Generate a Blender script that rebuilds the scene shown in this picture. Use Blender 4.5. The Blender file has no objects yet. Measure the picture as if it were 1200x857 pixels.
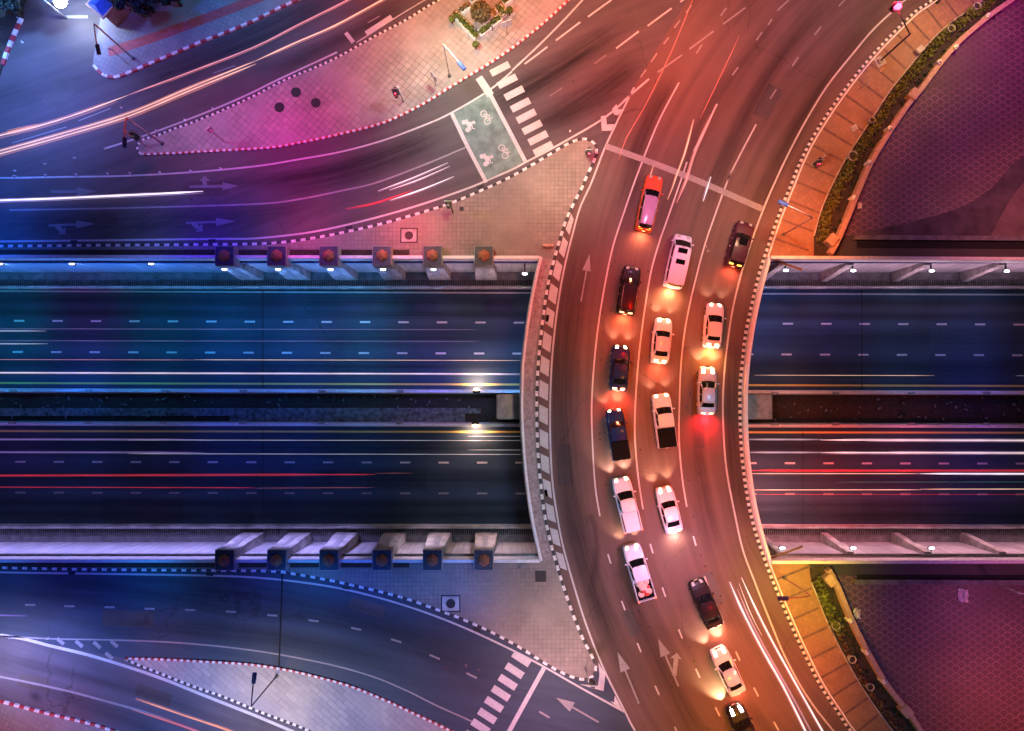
import bpy, bmesh, math, random
from mathutils import Vector, Matrix, Euler
R = math.radians
PI = math.pi
sc = bpy.context.scene
COL = sc.collection
random.seed(7)

# ------------------------------------------------------------------ camera
H = 66.7
cd = bpy.data.cameras.new('camera'); cam = bpy.data.objects.new('camera', cd); COL.objects.link(cam)
cd.sensor_width = 36; cd.lens = 24; cd.clip_start = 1; cd.clip_end = 6000
cam.location = (0, 0, H); cam.rotation_euler = (R(2.4), 0, 0)
sc.camera = cam
FPX = 1200 * 24 / 36.0
CROT = Euler((R(2.4), 0, 0)).to_matrix()
def P(px, py, z=0.0):
    "world point at height z seen at photo pixel (px, py)"
    d = CROT @ Vector(((px - 600) / FPX, (428.5 - py) / FPX, -1))
    t = (H - z) / -d.z
    return Vector((d.x * t, d.y * t, z))
def PP(pts, z=0.0): return [P(a, b, z) for a, b in pts]

# ------------------------------------------------------------------ world: the last of dusk
w = bpy.data.worlds.new('World'); sc.world = w; w.use_nodes = True
nt = w.node_tree; bg = nt.nodes['Background']
sky = nt.nodes.new('ShaderNodeTexSky'); sky.sky_type = 'NISHITA'; sky.sun_disc = False
sky.sun_elevation = R(-1.5); sky.sun_rotation = R(250)
nt.links.new(sky.outputs[0], bg.inputs[0]); bg.inputs[1].default_value = 0.12
# faint moon
ml = bpy.data.lights.new('moon', 'SUN'); ml.energy = 0.05; ml.color = (.6, .75, 1); ml.angle = R(0.5)
mo = bpy.data.objects.new('moon', ml); COL.objects.link(mo); mo.rotation_euler = (R(40), 0, R(250))
sc.view_settings.view_transform = 'Standard'; sc.view_settings.look = 'None'
sc.view_settings.gamma = 1; sc.view_settings.use_curve_mapping = False
sc.view_settings.exposure = 0.0
sc.cycles.use_denoising = True
sc.cycles.max_bounces = 6; sc.cycles.diffuse_bounces = 2; sc.cycles.glossy_bounces = 2
sc.cycles.sample_clamp_indirect = 6

# ------------------------------------------------------------------ added coloured fill spots, mostly without a lamp fixture
def spot(name, loc, color, energy, size=100, blend=1.0, radius=.3, target=None, parent=None):
    l = bpy.data.lights.new(name, 'SPOT'); l.energy = energy; l.color = color
    l.spot_size = R(size); l.spot_blend = blend; l.shadow_soft_size = radius
    o = bpy.data.objects.new(name, l); COL.objects.link(o); o.location = loc
    if target is not None:
        o.rotation_euler = (Vector(target) - Vector(loc)).to_track_quat('-Z', 'Y').to_euler()
    return o
BLUE = (.10, .26, 1.0); NAVY = (.03, .22, 1.0); LILAC = (.52, .46, 1.0); MAG = (1.0, .10, .42); PINK = (1.0, .33, .42)
WARM = (1.0, .62, .38); ORNG = (1.0, .30, .08); RED = (1.0, .2, .13); PURP = (.62, .12, .62); CREAM = (1, .74, .5); ROSE = (1., .36, .3)
#LIGHTS_BEGIN
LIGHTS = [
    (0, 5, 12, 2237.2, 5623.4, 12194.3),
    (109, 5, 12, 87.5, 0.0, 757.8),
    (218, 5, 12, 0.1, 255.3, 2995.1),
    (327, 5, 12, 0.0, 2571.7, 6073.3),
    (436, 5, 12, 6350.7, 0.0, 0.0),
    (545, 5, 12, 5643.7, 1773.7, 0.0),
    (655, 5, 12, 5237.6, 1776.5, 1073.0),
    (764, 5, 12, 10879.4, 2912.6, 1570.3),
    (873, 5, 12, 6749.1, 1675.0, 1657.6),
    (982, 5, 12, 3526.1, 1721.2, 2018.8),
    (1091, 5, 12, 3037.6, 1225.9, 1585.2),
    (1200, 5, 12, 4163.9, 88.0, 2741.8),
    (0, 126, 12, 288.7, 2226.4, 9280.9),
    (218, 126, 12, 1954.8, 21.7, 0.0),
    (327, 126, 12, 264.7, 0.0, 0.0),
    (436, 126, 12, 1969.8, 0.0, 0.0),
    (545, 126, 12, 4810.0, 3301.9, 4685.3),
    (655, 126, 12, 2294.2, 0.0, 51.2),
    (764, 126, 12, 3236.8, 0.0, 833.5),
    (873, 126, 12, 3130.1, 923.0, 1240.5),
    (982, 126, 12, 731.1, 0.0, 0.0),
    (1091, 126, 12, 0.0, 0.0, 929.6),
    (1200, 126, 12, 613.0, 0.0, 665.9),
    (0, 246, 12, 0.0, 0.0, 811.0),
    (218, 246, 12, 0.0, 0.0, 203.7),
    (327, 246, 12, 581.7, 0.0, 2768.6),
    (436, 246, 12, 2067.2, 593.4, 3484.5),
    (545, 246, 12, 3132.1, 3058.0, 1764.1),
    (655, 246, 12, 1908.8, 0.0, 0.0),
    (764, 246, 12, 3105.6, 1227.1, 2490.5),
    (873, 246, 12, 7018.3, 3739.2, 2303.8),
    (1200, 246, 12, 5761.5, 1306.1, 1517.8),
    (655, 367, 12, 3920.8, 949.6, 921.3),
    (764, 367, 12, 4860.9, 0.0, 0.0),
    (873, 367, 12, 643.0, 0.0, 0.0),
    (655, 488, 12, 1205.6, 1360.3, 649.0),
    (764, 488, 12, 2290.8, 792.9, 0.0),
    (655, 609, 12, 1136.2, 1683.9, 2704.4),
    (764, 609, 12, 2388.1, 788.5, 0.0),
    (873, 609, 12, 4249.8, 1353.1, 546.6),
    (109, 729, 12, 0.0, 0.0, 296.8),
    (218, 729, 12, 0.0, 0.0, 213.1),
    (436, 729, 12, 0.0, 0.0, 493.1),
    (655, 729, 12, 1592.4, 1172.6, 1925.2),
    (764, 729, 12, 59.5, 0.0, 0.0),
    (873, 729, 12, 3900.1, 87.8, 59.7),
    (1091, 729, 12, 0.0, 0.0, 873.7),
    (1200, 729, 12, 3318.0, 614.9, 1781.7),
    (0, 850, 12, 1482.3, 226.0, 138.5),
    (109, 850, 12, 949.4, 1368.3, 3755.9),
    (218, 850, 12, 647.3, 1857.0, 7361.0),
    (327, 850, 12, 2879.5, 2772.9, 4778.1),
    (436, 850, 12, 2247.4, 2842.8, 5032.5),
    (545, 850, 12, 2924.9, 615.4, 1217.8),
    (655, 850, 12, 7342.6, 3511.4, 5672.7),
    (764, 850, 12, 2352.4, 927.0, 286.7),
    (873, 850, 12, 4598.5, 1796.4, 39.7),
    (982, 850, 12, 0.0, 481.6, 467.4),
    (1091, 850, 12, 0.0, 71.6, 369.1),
    (1200, 850, 12, 5112.6, 735.2, 757.6),
    (350, 150, 8, 2081.3, 0.0, 572.5),
    (300, 155, 8, 1027.6, 112.6, 706.6),
    (535, 85, 9, 3395.8, 4557.6, 3025.2),
    (640, 20, 10, 3343.9, 1644.0, 1409.1),
    (935, 690, 7, 2583.0, 2211.6, 259.3),
    (940, 265, 7, 4161.5, 552.1, 0.0),
    (1085, 45, 8, 2968.9, 1744.4, 0.0),
    (1000, 140, 8, 2570.2, 662.9, 0.0),
    (70, 15, 12, 814.5, 1312.4, 6109.5),
    (310, 825, 8, 2719.9, 1776.1, 912.4),
    (660, 760, 8, 2409.2, 1589.8, 1024.8),
    (450, 265, 8, 711.7, 467.9, 247.1),
    (670, 200, 8, 4085.0, 3047.5, 1944.3),
    (900, 800, 9, 7131.8, 1496.6, 819.1),
    (800, 110, 9, 3813.8, 606.9, 0.0),
    (800, 650, 9, 4556.7, 2142.7, 3767.7),
    (850, 480, 9, 0.0, 625.6, 949.3),
    (200, 265, 8, 0.0, 0.0, 448.3),
    (670, 500, 9, 0.0, 232.1, 945.4),
    (690, 80, 9, 2423.5, 0.0, 0.0),
    (1080, 240, 9, 0.0, 0.0, 392.0),
    (230, 160, 8, 785.8, 615.6, 1632.1),
    (600, 250, 8, 761.0, 66.5, 0.0),
    (780, 400, 9, 4579.1, 540.7, 0.0),
    (780, 560, 9, 3199.1, 55.0, 0.0),
    (720, 280, 9, 689.7, 0.0, 0.0),
    (60, 120, 10, 1885.0, 1635.0, 7196.2),
    (40, 860, 9, 1991.0, 449.6, 451.9),
    (0, 262, 5, 0.0, 197.0, 1802.0),
    (60, 262, 5, 0.0, 0.0, 209.0),
    (180, 262, 5, 94.0, 188.0, 667.6),
    (240, 262, 5, 0.0, 0.0, 892.7),
    (300, 262, 5, 0.0, 123.0, 479.6),
    (360, 262, 5, 1342.8, 136.5, 267.6),
    (480, 262, 5, 2091.8, 0.0, 0.0),
    (540, 262, 5, 368.7, 111.5, 0.0),
    (0, 690, 5, 0.0, 118.5, 807.6),
    (60, 690, 5, 0.0, 0.0, 287.7),
    (120, 690, 5, 0.0, 26.7, 550.7),
    (180, 690, 5, 0.0, 205.9, 942.0),
    (300, 690, 5, 0.0, 0.0, 512.8),
    (360, 690, 5, 0.0, 211.7, 977.7),
    (420, 690, 5, 0.0, 61.8, 750.6),
    (480, 690, 5, 0.0, 116.0, 596.3),
    (540, 690, 5, 47.5, 178.5, 798.4),
    (0, 770, 5, 1890.1, 1796.8, 3528.0),
    (60, 770, 5, 759.7, 942.3, 3004.2),
    (120, 770, 5, 0.0, 161.1, 615.1),
    (180, 770, 5, 507.5, 110.7, 0.0),
    (-40, 375, -0.6, 0.0, 504.1, 911.6),
    (50, 375, -0.6, 273.7, 26.5, 311.5),
    (140, 375, -0.6, 0.0, 372.5, 619.8),
    (230, 375, -0.6, 0.0, 545.8, 1400.6),
    (320, 375, -0.6, 0.0, 525.2, 1447.4),
    (410, 375, -0.6, 0.0, 569.4, 1100.4),
    (590, 375, -0.6, 0.0, 0.0, 225.5),
    (920, 375, -0.6, 0.0, 267.1, 1105.1),
    (1010, 375, -0.6, 0.0, 68.0, 541.3),
    (1100, 375, -0.6, 0.0, 152.7, 385.6),
    (1190, 375, -0.6, 0.0, 145.1, 453.5),
    (-40, 430, -0.6, 0.0, 246.5, 755.9),
    (50, 430, -0.6, 0.0, 280.4, 1421.9),
    (140, 430, -0.6, 0.0, 226.7, 730.2),
    (230, 430, -0.6, 0.0, 144.4, 803.7),
    (320, 430, -0.6, 0.0, 187.2, 874.9),
    (410, 430, -0.6, 0.0, 294.3, 830.8),
    (500, 430, -0.6, 0.0, 116.4, 1125.9),
    (590, 430, -0.6, 103.2, 548.0, 1323.4),
    (920, 430, -0.6, 419.0, 128.4, 76.9),
    (1100, 430, -0.6, 0.0, 112.7, 325.6),
    (1190, 430, -0.6, 0.0, 53.1, 443.0),
    (-40, 535, -0.6, 124.9, 44.5, 441.4),
    (50, 535, -0.6, 52.1, 60.8, 358.5),
    (140, 535, -0.6, 21.5, 13.9, 95.2),
    (230, 535, -0.6, 28.6, 54.0, 615.2),
    (320, 535, -0.6, 16.7, 66.9, 571.9),
    (410, 535, -0.6, 0.0, 60.5, 237.8),
    (920, 535, -0.6, 549.0, 0.0, 0.0),
    (1010, 535, -0.6, 838.0, 0.0, 0.0),
    (1100, 535, -0.6, 789.5, 107.7, 268.2),
    (1190, 535, -0.6, 191.8, 39.8, 340.0),
    (140, 590, -0.6, 24.1, 0.0, 0.0),
    (920, 590, -0.6, 4394.1, 995.1, 1165.8),
    (1010, 590, -0.6, 1914.2, 88.8, 211.4),
    (1100, 590, -0.6, 880.3, 24.9, 159.2),
    (1190, 590, -0.6, 0.0, 0.0, 144.8),
]
#LIGHTS_END
WASH = [  # unseen spots added to brighten the retaining walls: px, wall (+1 upper, -1 lower), colour, watts
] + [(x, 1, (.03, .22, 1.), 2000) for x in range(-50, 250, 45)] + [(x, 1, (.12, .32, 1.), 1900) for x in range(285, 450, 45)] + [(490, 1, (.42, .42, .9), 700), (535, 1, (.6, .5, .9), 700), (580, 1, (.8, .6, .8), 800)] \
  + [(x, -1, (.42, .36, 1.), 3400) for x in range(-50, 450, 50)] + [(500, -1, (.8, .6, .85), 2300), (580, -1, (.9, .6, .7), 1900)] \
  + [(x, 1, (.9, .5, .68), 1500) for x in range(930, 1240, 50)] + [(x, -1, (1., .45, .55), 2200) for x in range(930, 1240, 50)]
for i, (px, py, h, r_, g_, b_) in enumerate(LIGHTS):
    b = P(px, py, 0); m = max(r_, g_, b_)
    spot('fill_spot', (b.x, b.y, h), (r_ / m, g_ / m, b_ / m), m, 126, .9, .7)  # unseen spots added to colour the ground and the cutting
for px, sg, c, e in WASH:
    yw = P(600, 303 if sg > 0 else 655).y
    b = P(px, 400, -3); spot('wall_fill_spot', (b.x, yw - sg * 4.6, -1.9), c, e * .42, 112, .8, .15, (b.x, yw, -2.7))

# ------------------------------------------------------------------ materials
MATS = {}
class NG:
    def __init__(s, mat): s.t = mat.node_tree; s.n = s.t.nodes; s.l = s.t.links
    def new(s, k, **kw):
        x = s.n.new(k)
        for a, b in kw.items(): setattr(x, a, b)
        return x
    def put(s, sock, v):
        if isinstance(v, bpy.types.NodeSocket): s.l.new(v, sock)
        elif v is not None: sock.default_value = v
    def m(s, op, a, b=None, c=None):
        x = s.new('ShaderNodeMath', operation=op); s.put(x.inputs[0], a)
        if b is not None: s.put(x.inputs[1], b)
        if c is not None: s.put(x.inputs[2], c)
        return x.outputs[0]
    def mix(s, f, a, b, mode='MIX'):
        x = s.new('ShaderNodeMix', data_type='RGBA', blend_type=mode)
        s.put(x.inputs[0], f); s.put(x.inputs[6], a); s.put(x.inputs[7], b); return x.outputs[2]
    def noise(s, vec, scale, detail=4, rough=.55):
        x = s.new('ShaderNodeTexNoise'); s.put(x.inputs['Vector'], vec); x.inputs['Scale'].default_value = scale
        x.inputs['Detail'].default_value = detail; x.inputs['Roughness'].default_value = rough; return x.outputs[0]
    def pos(s): return s.new('ShaderNodeNewGeometry').outputs['Position']
    def mapping(s, vec, scale=(1, 1, 1), rot=0, loc=(0, 0, 0)):
        x = s.new('ShaderNodeMapping'); s.put(x.inputs[0], vec); x.inputs['Scale'].default_value = scale
        x.inputs['Rotation'].default_value = (0, 0, rot); x.inputs['Location'].default_value = loc; return x.outputs[0]
    def ramp(s, f, a, b):
        x = s.new('ShaderNodeMapRange'); s.put(x.inputs[0], f); x.inputs[1].default_value = a; x.inputs[2].default_value = b
        return x.outputs[0]
    def bump(s, h, strength, dist=.02):
        x = s.new('ShaderNodeBump'); s.put(x.inputs['Height'], h); x.inputs['Strength'].default_value = strength
        x.inputs['Distance'].default_value = dist; return x.outputs[0]
def c4(c): return (c[0], c[1], c[2], 1)
def base(name):
    m = bpy.data.materials.new(name); m.use_nodes = True; MATS[name] = m
    return m, NG(m), m.node_tree.nodes['Principled BSDF']
def simple(name, col, rough=.6, metal=0, var=.25, scale=3, coat=0, spec=.5):
    m, g, p = base(name)
    n = g.noise(g.pos(), scale, 5)
    lo = tuple(v * (1 - var) for v in col); hi = tuple(min(1, v * (1 + var)) for v in col)
    g.put(p.inputs['Base Color'], g.mix(g.ramp(n, .3, .7), c4(lo), c4(hi)))
    p.inputs['Roughness'].default_value = rough; p.inputs['Metallic'].default_value = metal
    p.inputs['Specular IOR Level'].default_value = spec
    if coat: p.inputs['Coat Weight'].default_value = coat; p.inputs['Coat Roughness'].default_value = .08
    return m
def emit(name, col, strength):
    m, g, p = base(name)
    p.inputs['Base Color'].default_value = c4(tuple(.5 * v for v in col)); p.inputs['Emission Color'].default_value = c4(col)
    p.inputs['Emission Strength'].default_value = strength
    return m
def asphalt(name, col, streak=0.0, sdir=0, crack=True):
    m, g, p = base(name)
    pos = g.pos()
    fine = g.noise(pos, 13, 6, .8); mid = g.noise(pos, .35, 5, .6); big = g.noise(pos, .07, 3)
    f = g.m('ADD', g.m('MULTIPLY', fine, .35), g.m('ADD', g.m('MULTIPLY', mid, .7), g.m('MULTIPLY', big, .5)))
    if streak:
        if sdir == 'bend':   # wheel paths follow the curve of the bridge
            sp = g.new('ShaderNodeSeparateXYZ'); g.l.new(pos, sp.inputs[0]); cc = P(1400, 450)
            ex = g.m('SUBTRACT', sp.outputs[0], cc.x); ey = g.m('SUBTRACT', sp.outputs[1], cc.y)
            rr = g.m('SQRT', g.m('ADD', g.m('MULTIPLY', ex, ex), g.m('MULTIPLY', ey, ey))); aa = g.m('ARCTAN2', ey, g.m('MULTIPLY', ex, -1))
            cb = g.new('ShaderNodeCombineXYZ'); g.l.new(g.m('MULTIPLY', aa, 2.6), cb.inputs[0]); g.l.new(g.m('MULTIPLY', rr, 1.0), cb.inputs[1]); s = g.noise(cb.outputs[0], 1.0, 4, .6)
        else: s = g.noise(g.mapping(g.mapping(pos, (1, 1, 1), -sdir), (.045, 1.1, 1)), 1.0, 4, .6)
        f = g.m('ADD', f, g.m('MULTIPLY', s, streak))
        f = g.m('DIVIDE', f, 1 + streak * .6)
    c = g.mix(g.ramp(f, .5, 1.05), c4(tuple(v * .55 for v in col)), c4(tuple(v * 1.5 for v in col)))
    if crack:
        v = g.new('ShaderNodeTexVoronoi', feature='DISTANCE_TO_EDGE'); v.inputs['Scale'].default_value = .09
        wv = g.new('ShaderNodeVectorMath', operation='ADD'); g.l.new(pos, wv.inputs[0])
        nz = g.new('ShaderNodeTexNoise'); nz.inputs['Scale'].default_value = .7; nz.inputs['Detail'].default_value = 5; g.l.new(pos, nz.inputs['Vector'])
        g.l.new(nz.outputs[1], wv.inputs[1]); g.l.new(wv.outputs[0], v.inputs['Vector'])
        ck = g.ramp(v.outputs['Distance'], .0, .006)
        c = g.mix(g.m('MULTIPLY', g.m('MULTIPLY', g.m('SUBTRACT', 1, ck), .7), g.ramp(g.noise(pos, .12, 2), .5, .62)), c, c4(tuple(v * .4 for v in col)))
    g.put(p.inputs['Base Color'], c)
    g.put(p.inputs['Roughness'], g.m('ADD', .45, g.m('MULTIPLY', mid, .45))); p.inputs['Specular IOR Level'].default_value = .35
    g.put(p.inputs['Normal'], g.bump(fine, .35, .01))
    return m
def pavers(name, col, size, rot, joint=.35, patch=.6, mortar=.03, tint=None, ratio=1.0, offset=0.0):
    m, g, p = base(name)
    pos = g.pos()
    br = g.new('ShaderNodeTexBrick'); br.offset = offset; br.inputs['Scale'].default_value = 1
    br.inputs['Brick Width'].default_value = size * ratio; br.inputs['Row Height'].default_value = size
    br.inputs['Mortar Size'].default_value = mortar; br.inputs['Mortar Smooth'].default_value = .3; br.inputs['Bias'].default_value = 0
    g.l.new(g.mapping(pos, (1, 1, 1), rot), br.inputs[0])
    br.inputs['Color1'].default_value = (.86, .86, .86, 1); br.inputs['Color2'].default_value = (1.12, 1.1, 1.06, 1); br.inputs['Mortar'].default_value = (joint,) * 3 + (1,)
    dirt = g.noise(pos, .28, 6, .62); d2 = g.noise(pos, 2.2, 4)
    a = g.mix(g.ramp(dirt, .38, .62), c4(tuple(v * (1 - .5 * patch) for v in col)), c4(col))
    if tint: a = g.mix(g.ramp(g.noise(g.mapping(pos, (1, 1, 1), .4, (31, 7, 0)), .12, 3), .42, .6), a, c4(tint))
    a = g.mix(g.m('MULTIPLY', g.ramp(d2, .35, .8), .5), a, c4(tuple(v * .7 for v in col)))
    c = g.mix(1.0, a, br.outputs[0], 'MULTIPLY')
    # joints show strongly only where the dirt has worked in
    c = g.mix(g.ramp(g.noise(g.mapping(pos, (1, 1, 1), 0, (9, 4, 0)), .16, 4), .42, .60), c, g.mix(.82, c, a))
    g.put(p.inputs['Base Color'], c); p.inputs['Roughness'].default_value = .7
    g.put(p.inputs['Normal'], g.bump(br.outputs[1], -.4, .01))
    return m
def scales(name, col):
    m, g, p = base(name)
    r = .56; h = .35
    sp = g.new('ShaderNodeSeparateXYZ'); pos = g.pos(); g.l.new(pos, sp.inputs[0])
    x, y = sp.outputs[0], sp.outputs[1]
    fl = g.m('FLOOR', g.m('DIVIDE', y, h))
    res = None
    ds = []; ids = []
    for k in (-1, 0, 1):
        row = g.m('ADD', fl, k)
        odd = g.m('MULTIPLY', g.m('MODULO', g.m('ADD', row, 4000), 2), r)
        xx = g.m('SUBTRACT', x, odd)
        cellx = g.m('ROUND', g.m('DIVIDE', xx, 2 * r)); ids.append(g.m('ADD', g.m('MULTIPLY', cellx, 7.31), g.m('MULTIPLY', row, 3.17)))
        dx = g.m('SUBTRACT', xx, g.m('MULTIPLY', cellx, 2 * r))
        dy = g.m('SUBTRACT', y, g.m('MULTIPLY', row, h))
        dx = g.m('DIVIDE', dx, r); dy = g.m('DIVIDE', dy, 2 * h)
        ds.append(g.m('SQRT', g.m('ADD', g.m('MULTIPLY', dx, dx), g.m('MULTIPLY', dy, dy))))
    in0 = g.m('LESS_THAN', ds[0], 1); in1 = g.m('LESS_THAN', ds[1], 1)
    d = g.m('ADD', g.m('MULTIPLY', in1, ds[1]), g.m('MULTIPLY', g.m('SUBTRACT', 1, in1), ds[2]))
    d = g.m('ADD', g.m('MULTIPLY', in0, ds[0]), g.m('MULTIPLY', g.m('SUBTRACT', 1, in0), d))
    cid = g.m('ADD', g.m('MULTIPLY', in1, ids[1]), g.m('MULTIPLY', g.m('SUBTRACT', 1, in1), ids[2]))
    cid = g.m('ADD', g.m('MULTIPLY', in0, ids[0]), g.m('MULTIPLY', g.m('SUBTRACT', 1, in0), cid))
    wn = g.new('ShaderNodeTexWhiteNoise', noise_dimensions='1D'); g.l.new(cid, wn.inputs['W']); wv_ = wn.outputs['Value']
    ring = g.m('PINGPONG', g.m('MULTIPLY', d, 3.0), .5)
    line = g.ramp(ring, .22, .46)
    rim = g.m('MULTIPLY', g.ramp(d, .66, .88), g.m('SUBTRACT', 1, g.ramp(d, .93, .99)))
    rim = g.m('MULTIPLY', rim, g.m('ADD', .35, g.m('MULTIPLY', wv_, .9))); n = g.noise(pos, .25, 5); n2 = g.noise(pos, 1.6, 4)
    f = g.m('ADD', g.m('MULTIPLY', line, .35), g.m('MULTIPLY', rim, .75))
    c = g.mix(g.m('MINIMUM', f, 1), c4(tuple(v * .48 for v in col)), c4(tuple(v * 3.3 for v in col)))
    c = g.mix(g.ramp(n, .35, .7), c, g.mix(.5, c, c4(tuple(v * .5 for v in col))))
    c = g.mix(g.m('MULTIPLY', wv_, .6), c, c4(tuple(v * .55 for v in col)))
    c = g.mix(g.m('MULTIPLY', g.ramp(n2, .3, .8), .5), c, c4(tuple(v * .85 for v in col)))
    stn = g.ramp(g.noise(g.mapping(pos, (1, 1, 1), 0, (50, 3, 0)), .09, 4), .55, .66); c = g.mix(g.m('MULTIPLY', stn, .6), c, c4(tuple(v * .45 for v in col)))
    g.put(p.inputs['Base Color'], c); p.inputs['Roughness'].default_value = .55
    g.put(p.inputs['Normal'], g.bump(f, .5, .03))
    return m
def paint_mark(name, col, worn=.35):
    m, g, p = base(name)
    n = g.noise(g.pos(), 5, 6, .75); n2 = g.noise(g.pos(), .6, 3)
    f = g.ramp(g.m('ADD', g.m('MULTIPLY', n, .8), g.m('MULTIPLY', n2, .4)), .42 - worn * .2 + .2 * worn, .42 + worn)
    g.put(p.inputs['Base Color'], g.mix(f, c4(tuple(v * (1 - worn) for v in col)), c4(col))); p.inputs['Roughness'].default_value = .6
    return m
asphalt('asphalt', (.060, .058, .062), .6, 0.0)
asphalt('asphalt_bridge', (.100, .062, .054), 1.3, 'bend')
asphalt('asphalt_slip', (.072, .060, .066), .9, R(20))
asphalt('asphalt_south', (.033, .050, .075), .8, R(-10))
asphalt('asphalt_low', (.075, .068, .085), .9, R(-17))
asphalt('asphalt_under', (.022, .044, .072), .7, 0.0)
asphalt('asphalt_patch', (.019, .037, .060), .3, 0.0)
asphalt('ground_dark', (.05, .05, .05), .2)
pavers('paver_island', (.34, .30, .29), .56, R(38), .45, .55)
pavers('paver_deck', (.25, .22, .20), .42, R(0), .6, .5)
pavers('paver_lilac', (.36, .34, .33), .5, R(40), .6, .4, ratio=2.4, offset=.5, tint=(.25, .24, .28))
pavers('paver_north', (.24, .24, .25), .45, R(24), .55, .4)
pavers('paver_orange', (.30, .17, .10), .42, R(-35), .8, .6, .03, tint=(.22, .14, .11))
pavers('paver_orange_low', (.32, .18, .09), .42, R(22), .8, .6, .03)
simple('band_brown', (.13, .075, .06), .8, var=.35)
scales('paver_scale', (.125, .078, .082))
simple('red_band', (.35, .07, .07), .7)
simple('concrete', (.34, .33, .32), .75, var=.42, scale=1.1)
simple('concrete_dark', (.14, .14, .15), .8, var=.4, scale=1.5)
simple('parapet_white', (.80, .78, .80), .5, var=.12)
simple('strip_brown', (.30, .24, .24), .8, var=.35)
simple('soil', (.035, .028, .022), .95, var=.5, scale=5)
simple('wall_peach', (.45, .30, .22), .7, var=.2)
simple('black_void', (.008, .008, .009), .9)
simple('metal_dark', (.05, .05, .06), .45, .6)
simple('metal_grey', (.42, .43, .45), .4, .5)
simple('metal_white', (.7, .7, .72), .45)
simple('metal_pink', (.65, .35, .38), .45)
simple('kerb_white', (.62, .62, .62), .6, var=.38, scale=5)
simple('kerb_black', (.03, .03, .032), .6, var=.6, scale=5)
simple('kerb_red', (.32, .03, .045), .6, var=.3, scale=8)
simple('cast_iron', (.025, .024, .025), .6, .4)
simple('terracotta', (.34, .13, .07), .6)
simple('bike_green', (.13, .20, .185), .8, var=.4, scale=.9)
simple('planter_white', (.78, .78, .76), .6)
simple('blue_roof', (.03, .10, .42), .5)
simple('blue_panel', (.02, .05, .25), .5)
simple('panel_dark', (.045, .05, .07), .6, var=.3)
simple('bed_black', (.005, .0045, .005), .85, spec=.15)
simple('slab_mottled', (.11, .13, .14), .85, var=.75, scale=2.2)
simple('plain_plum', (.13, .085, .09), .7, var=.35, scale=.7)
simple('oil', (.014, .013, .015), .35, var=.3)
simple('plain_plum_dark', (.065, .05, .06), .8, var=.5, scale=.6)
simple('tyre', (.015, .015, .015), .85)
simple('rim', (.4, .4, .42), .3, .8)
simple('black_plastic', (.02, .02, .022), .5)
simple('cargo_pale', (.6, .45, .42), .8)
simple('cargo_red', (.5, .05, .05), .8)
simple('bark', (.08, .055, .04), .9)
simple('cloth', (.6, .55, .55), .9)
m, g, p = base('glass_dark'); p.inputs['Base Color'].default_value = (.006, .007, .009, 1); p.inputs['Roughness'].default_value = .06
m, g, p = base('tile_wall')
br = g.new('ShaderNodeTexBrick'); br.offset = 0; br.inputs['Scale'].default_value = 1; br.inputs['Brick Width'].default_value = 1.0; br.inputs['Row Height'].default_value = 1.6
br.inputs['Mortar Size'].default_value = .025; br.inputs['Color1'].default_value = (.5, .5, .54, 1); br.inputs['Color2'].default_value = (.62, .62, .65, 1); br.inputs['Mortar'].default_value = (.2, .2, .22, 1)
sx = g.new('ShaderNodeSeparateXYZ'); g.l.new(g.pos(), sx.inputs[0]); cx_ = g.new('ShaderNodeCombineXYZ'); g.l.new(sx.outputs[0], cx_.inputs[0]); g.l.new(sx.outputs[2], cx_.inputs[1])
g.l.new(cx_.outputs[0], br.inputs[0])
g.put(p.inputs['Base Color'], g.mix(g.m('MULTIPLY', g.ramp(g.noise(g.mapping(g.pos(), (1, 1, .15)), 1.4, 5), .4, .75), .6), br.outputs[0], (.2, .2, .22, 1))); p.inputs['Roughness'].default_value = .35
def leafmat(name, col):
    m, g, p = base(name)
    oi = g.noise(g.pos(), 3.0, 3)
    g.put(p.inputs['Base Color'], g.mix(g.ramp(oi, .35, .65), c4(tuple(v * .45 for v in col)), c4(tuple(v * 1.4 for v in col)))); p.inputs['Roughness'].default_value = .6
    return m
leafmat('leaf_green', (.10, .12, .015)); leafmat('leaf_dark', (.012, .03, .02)); leafmat('leaf_brown', (.12, .08, .03))
paint_mark('mark_white', (.58, .58, .58), .42); paint_mark('mark_worn', (.34, .33, .33), .5); paint_mark('mark_faint', (.18, .18, .2), .4); paint_mark('mark_yellow', (.75, .52, .12), .15)
for nme, col in (('white', (.62, .64, .80)), ('silver', (.36, .41, .60)), ('black', (.012, .011, .014)), ('maroon', (.06, .018, .035)), ('navy', (.006, .016, .085)), ('orange', (.50, .07, .015)), ('pearl', (.62, .61, .72)), ('pale', (.36, .44, .80)), ('violet', (.34, .20, .34))):  # blue tint in white, pearl, silver and pale stands in for sky reflection
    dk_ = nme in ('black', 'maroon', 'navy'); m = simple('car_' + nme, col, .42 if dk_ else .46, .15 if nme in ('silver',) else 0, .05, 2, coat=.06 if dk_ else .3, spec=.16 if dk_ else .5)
emit('lamp_white', (1, .93, .9), 14); emit('lamp_warm', (1, .72, .35), 14); emit('lamp_amber', (1, .42, .05), 9)
emit('lamp_red', (1, .05, .03), 9); emit('lamp_brake', (1, .30, .14), 12); emit('lamp_off', (.5, .45, .45), .25); emit('lamp_flood', (.8, .88, 1), 60)
emit('signal_red', (1, .02, .06), 30); emit('lamp_wall', (.95, .93, 1), 10); emit('lamp_orange', (1, .22, .03), 3)
emit('trail_white', (1, .76, .78), .8); emit('trail_cream', (1, .62, .42), .85); emit('trail_red', (1, .05, .07), .34); emit('trail_salmon', (1, .26, .20), .30)
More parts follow.
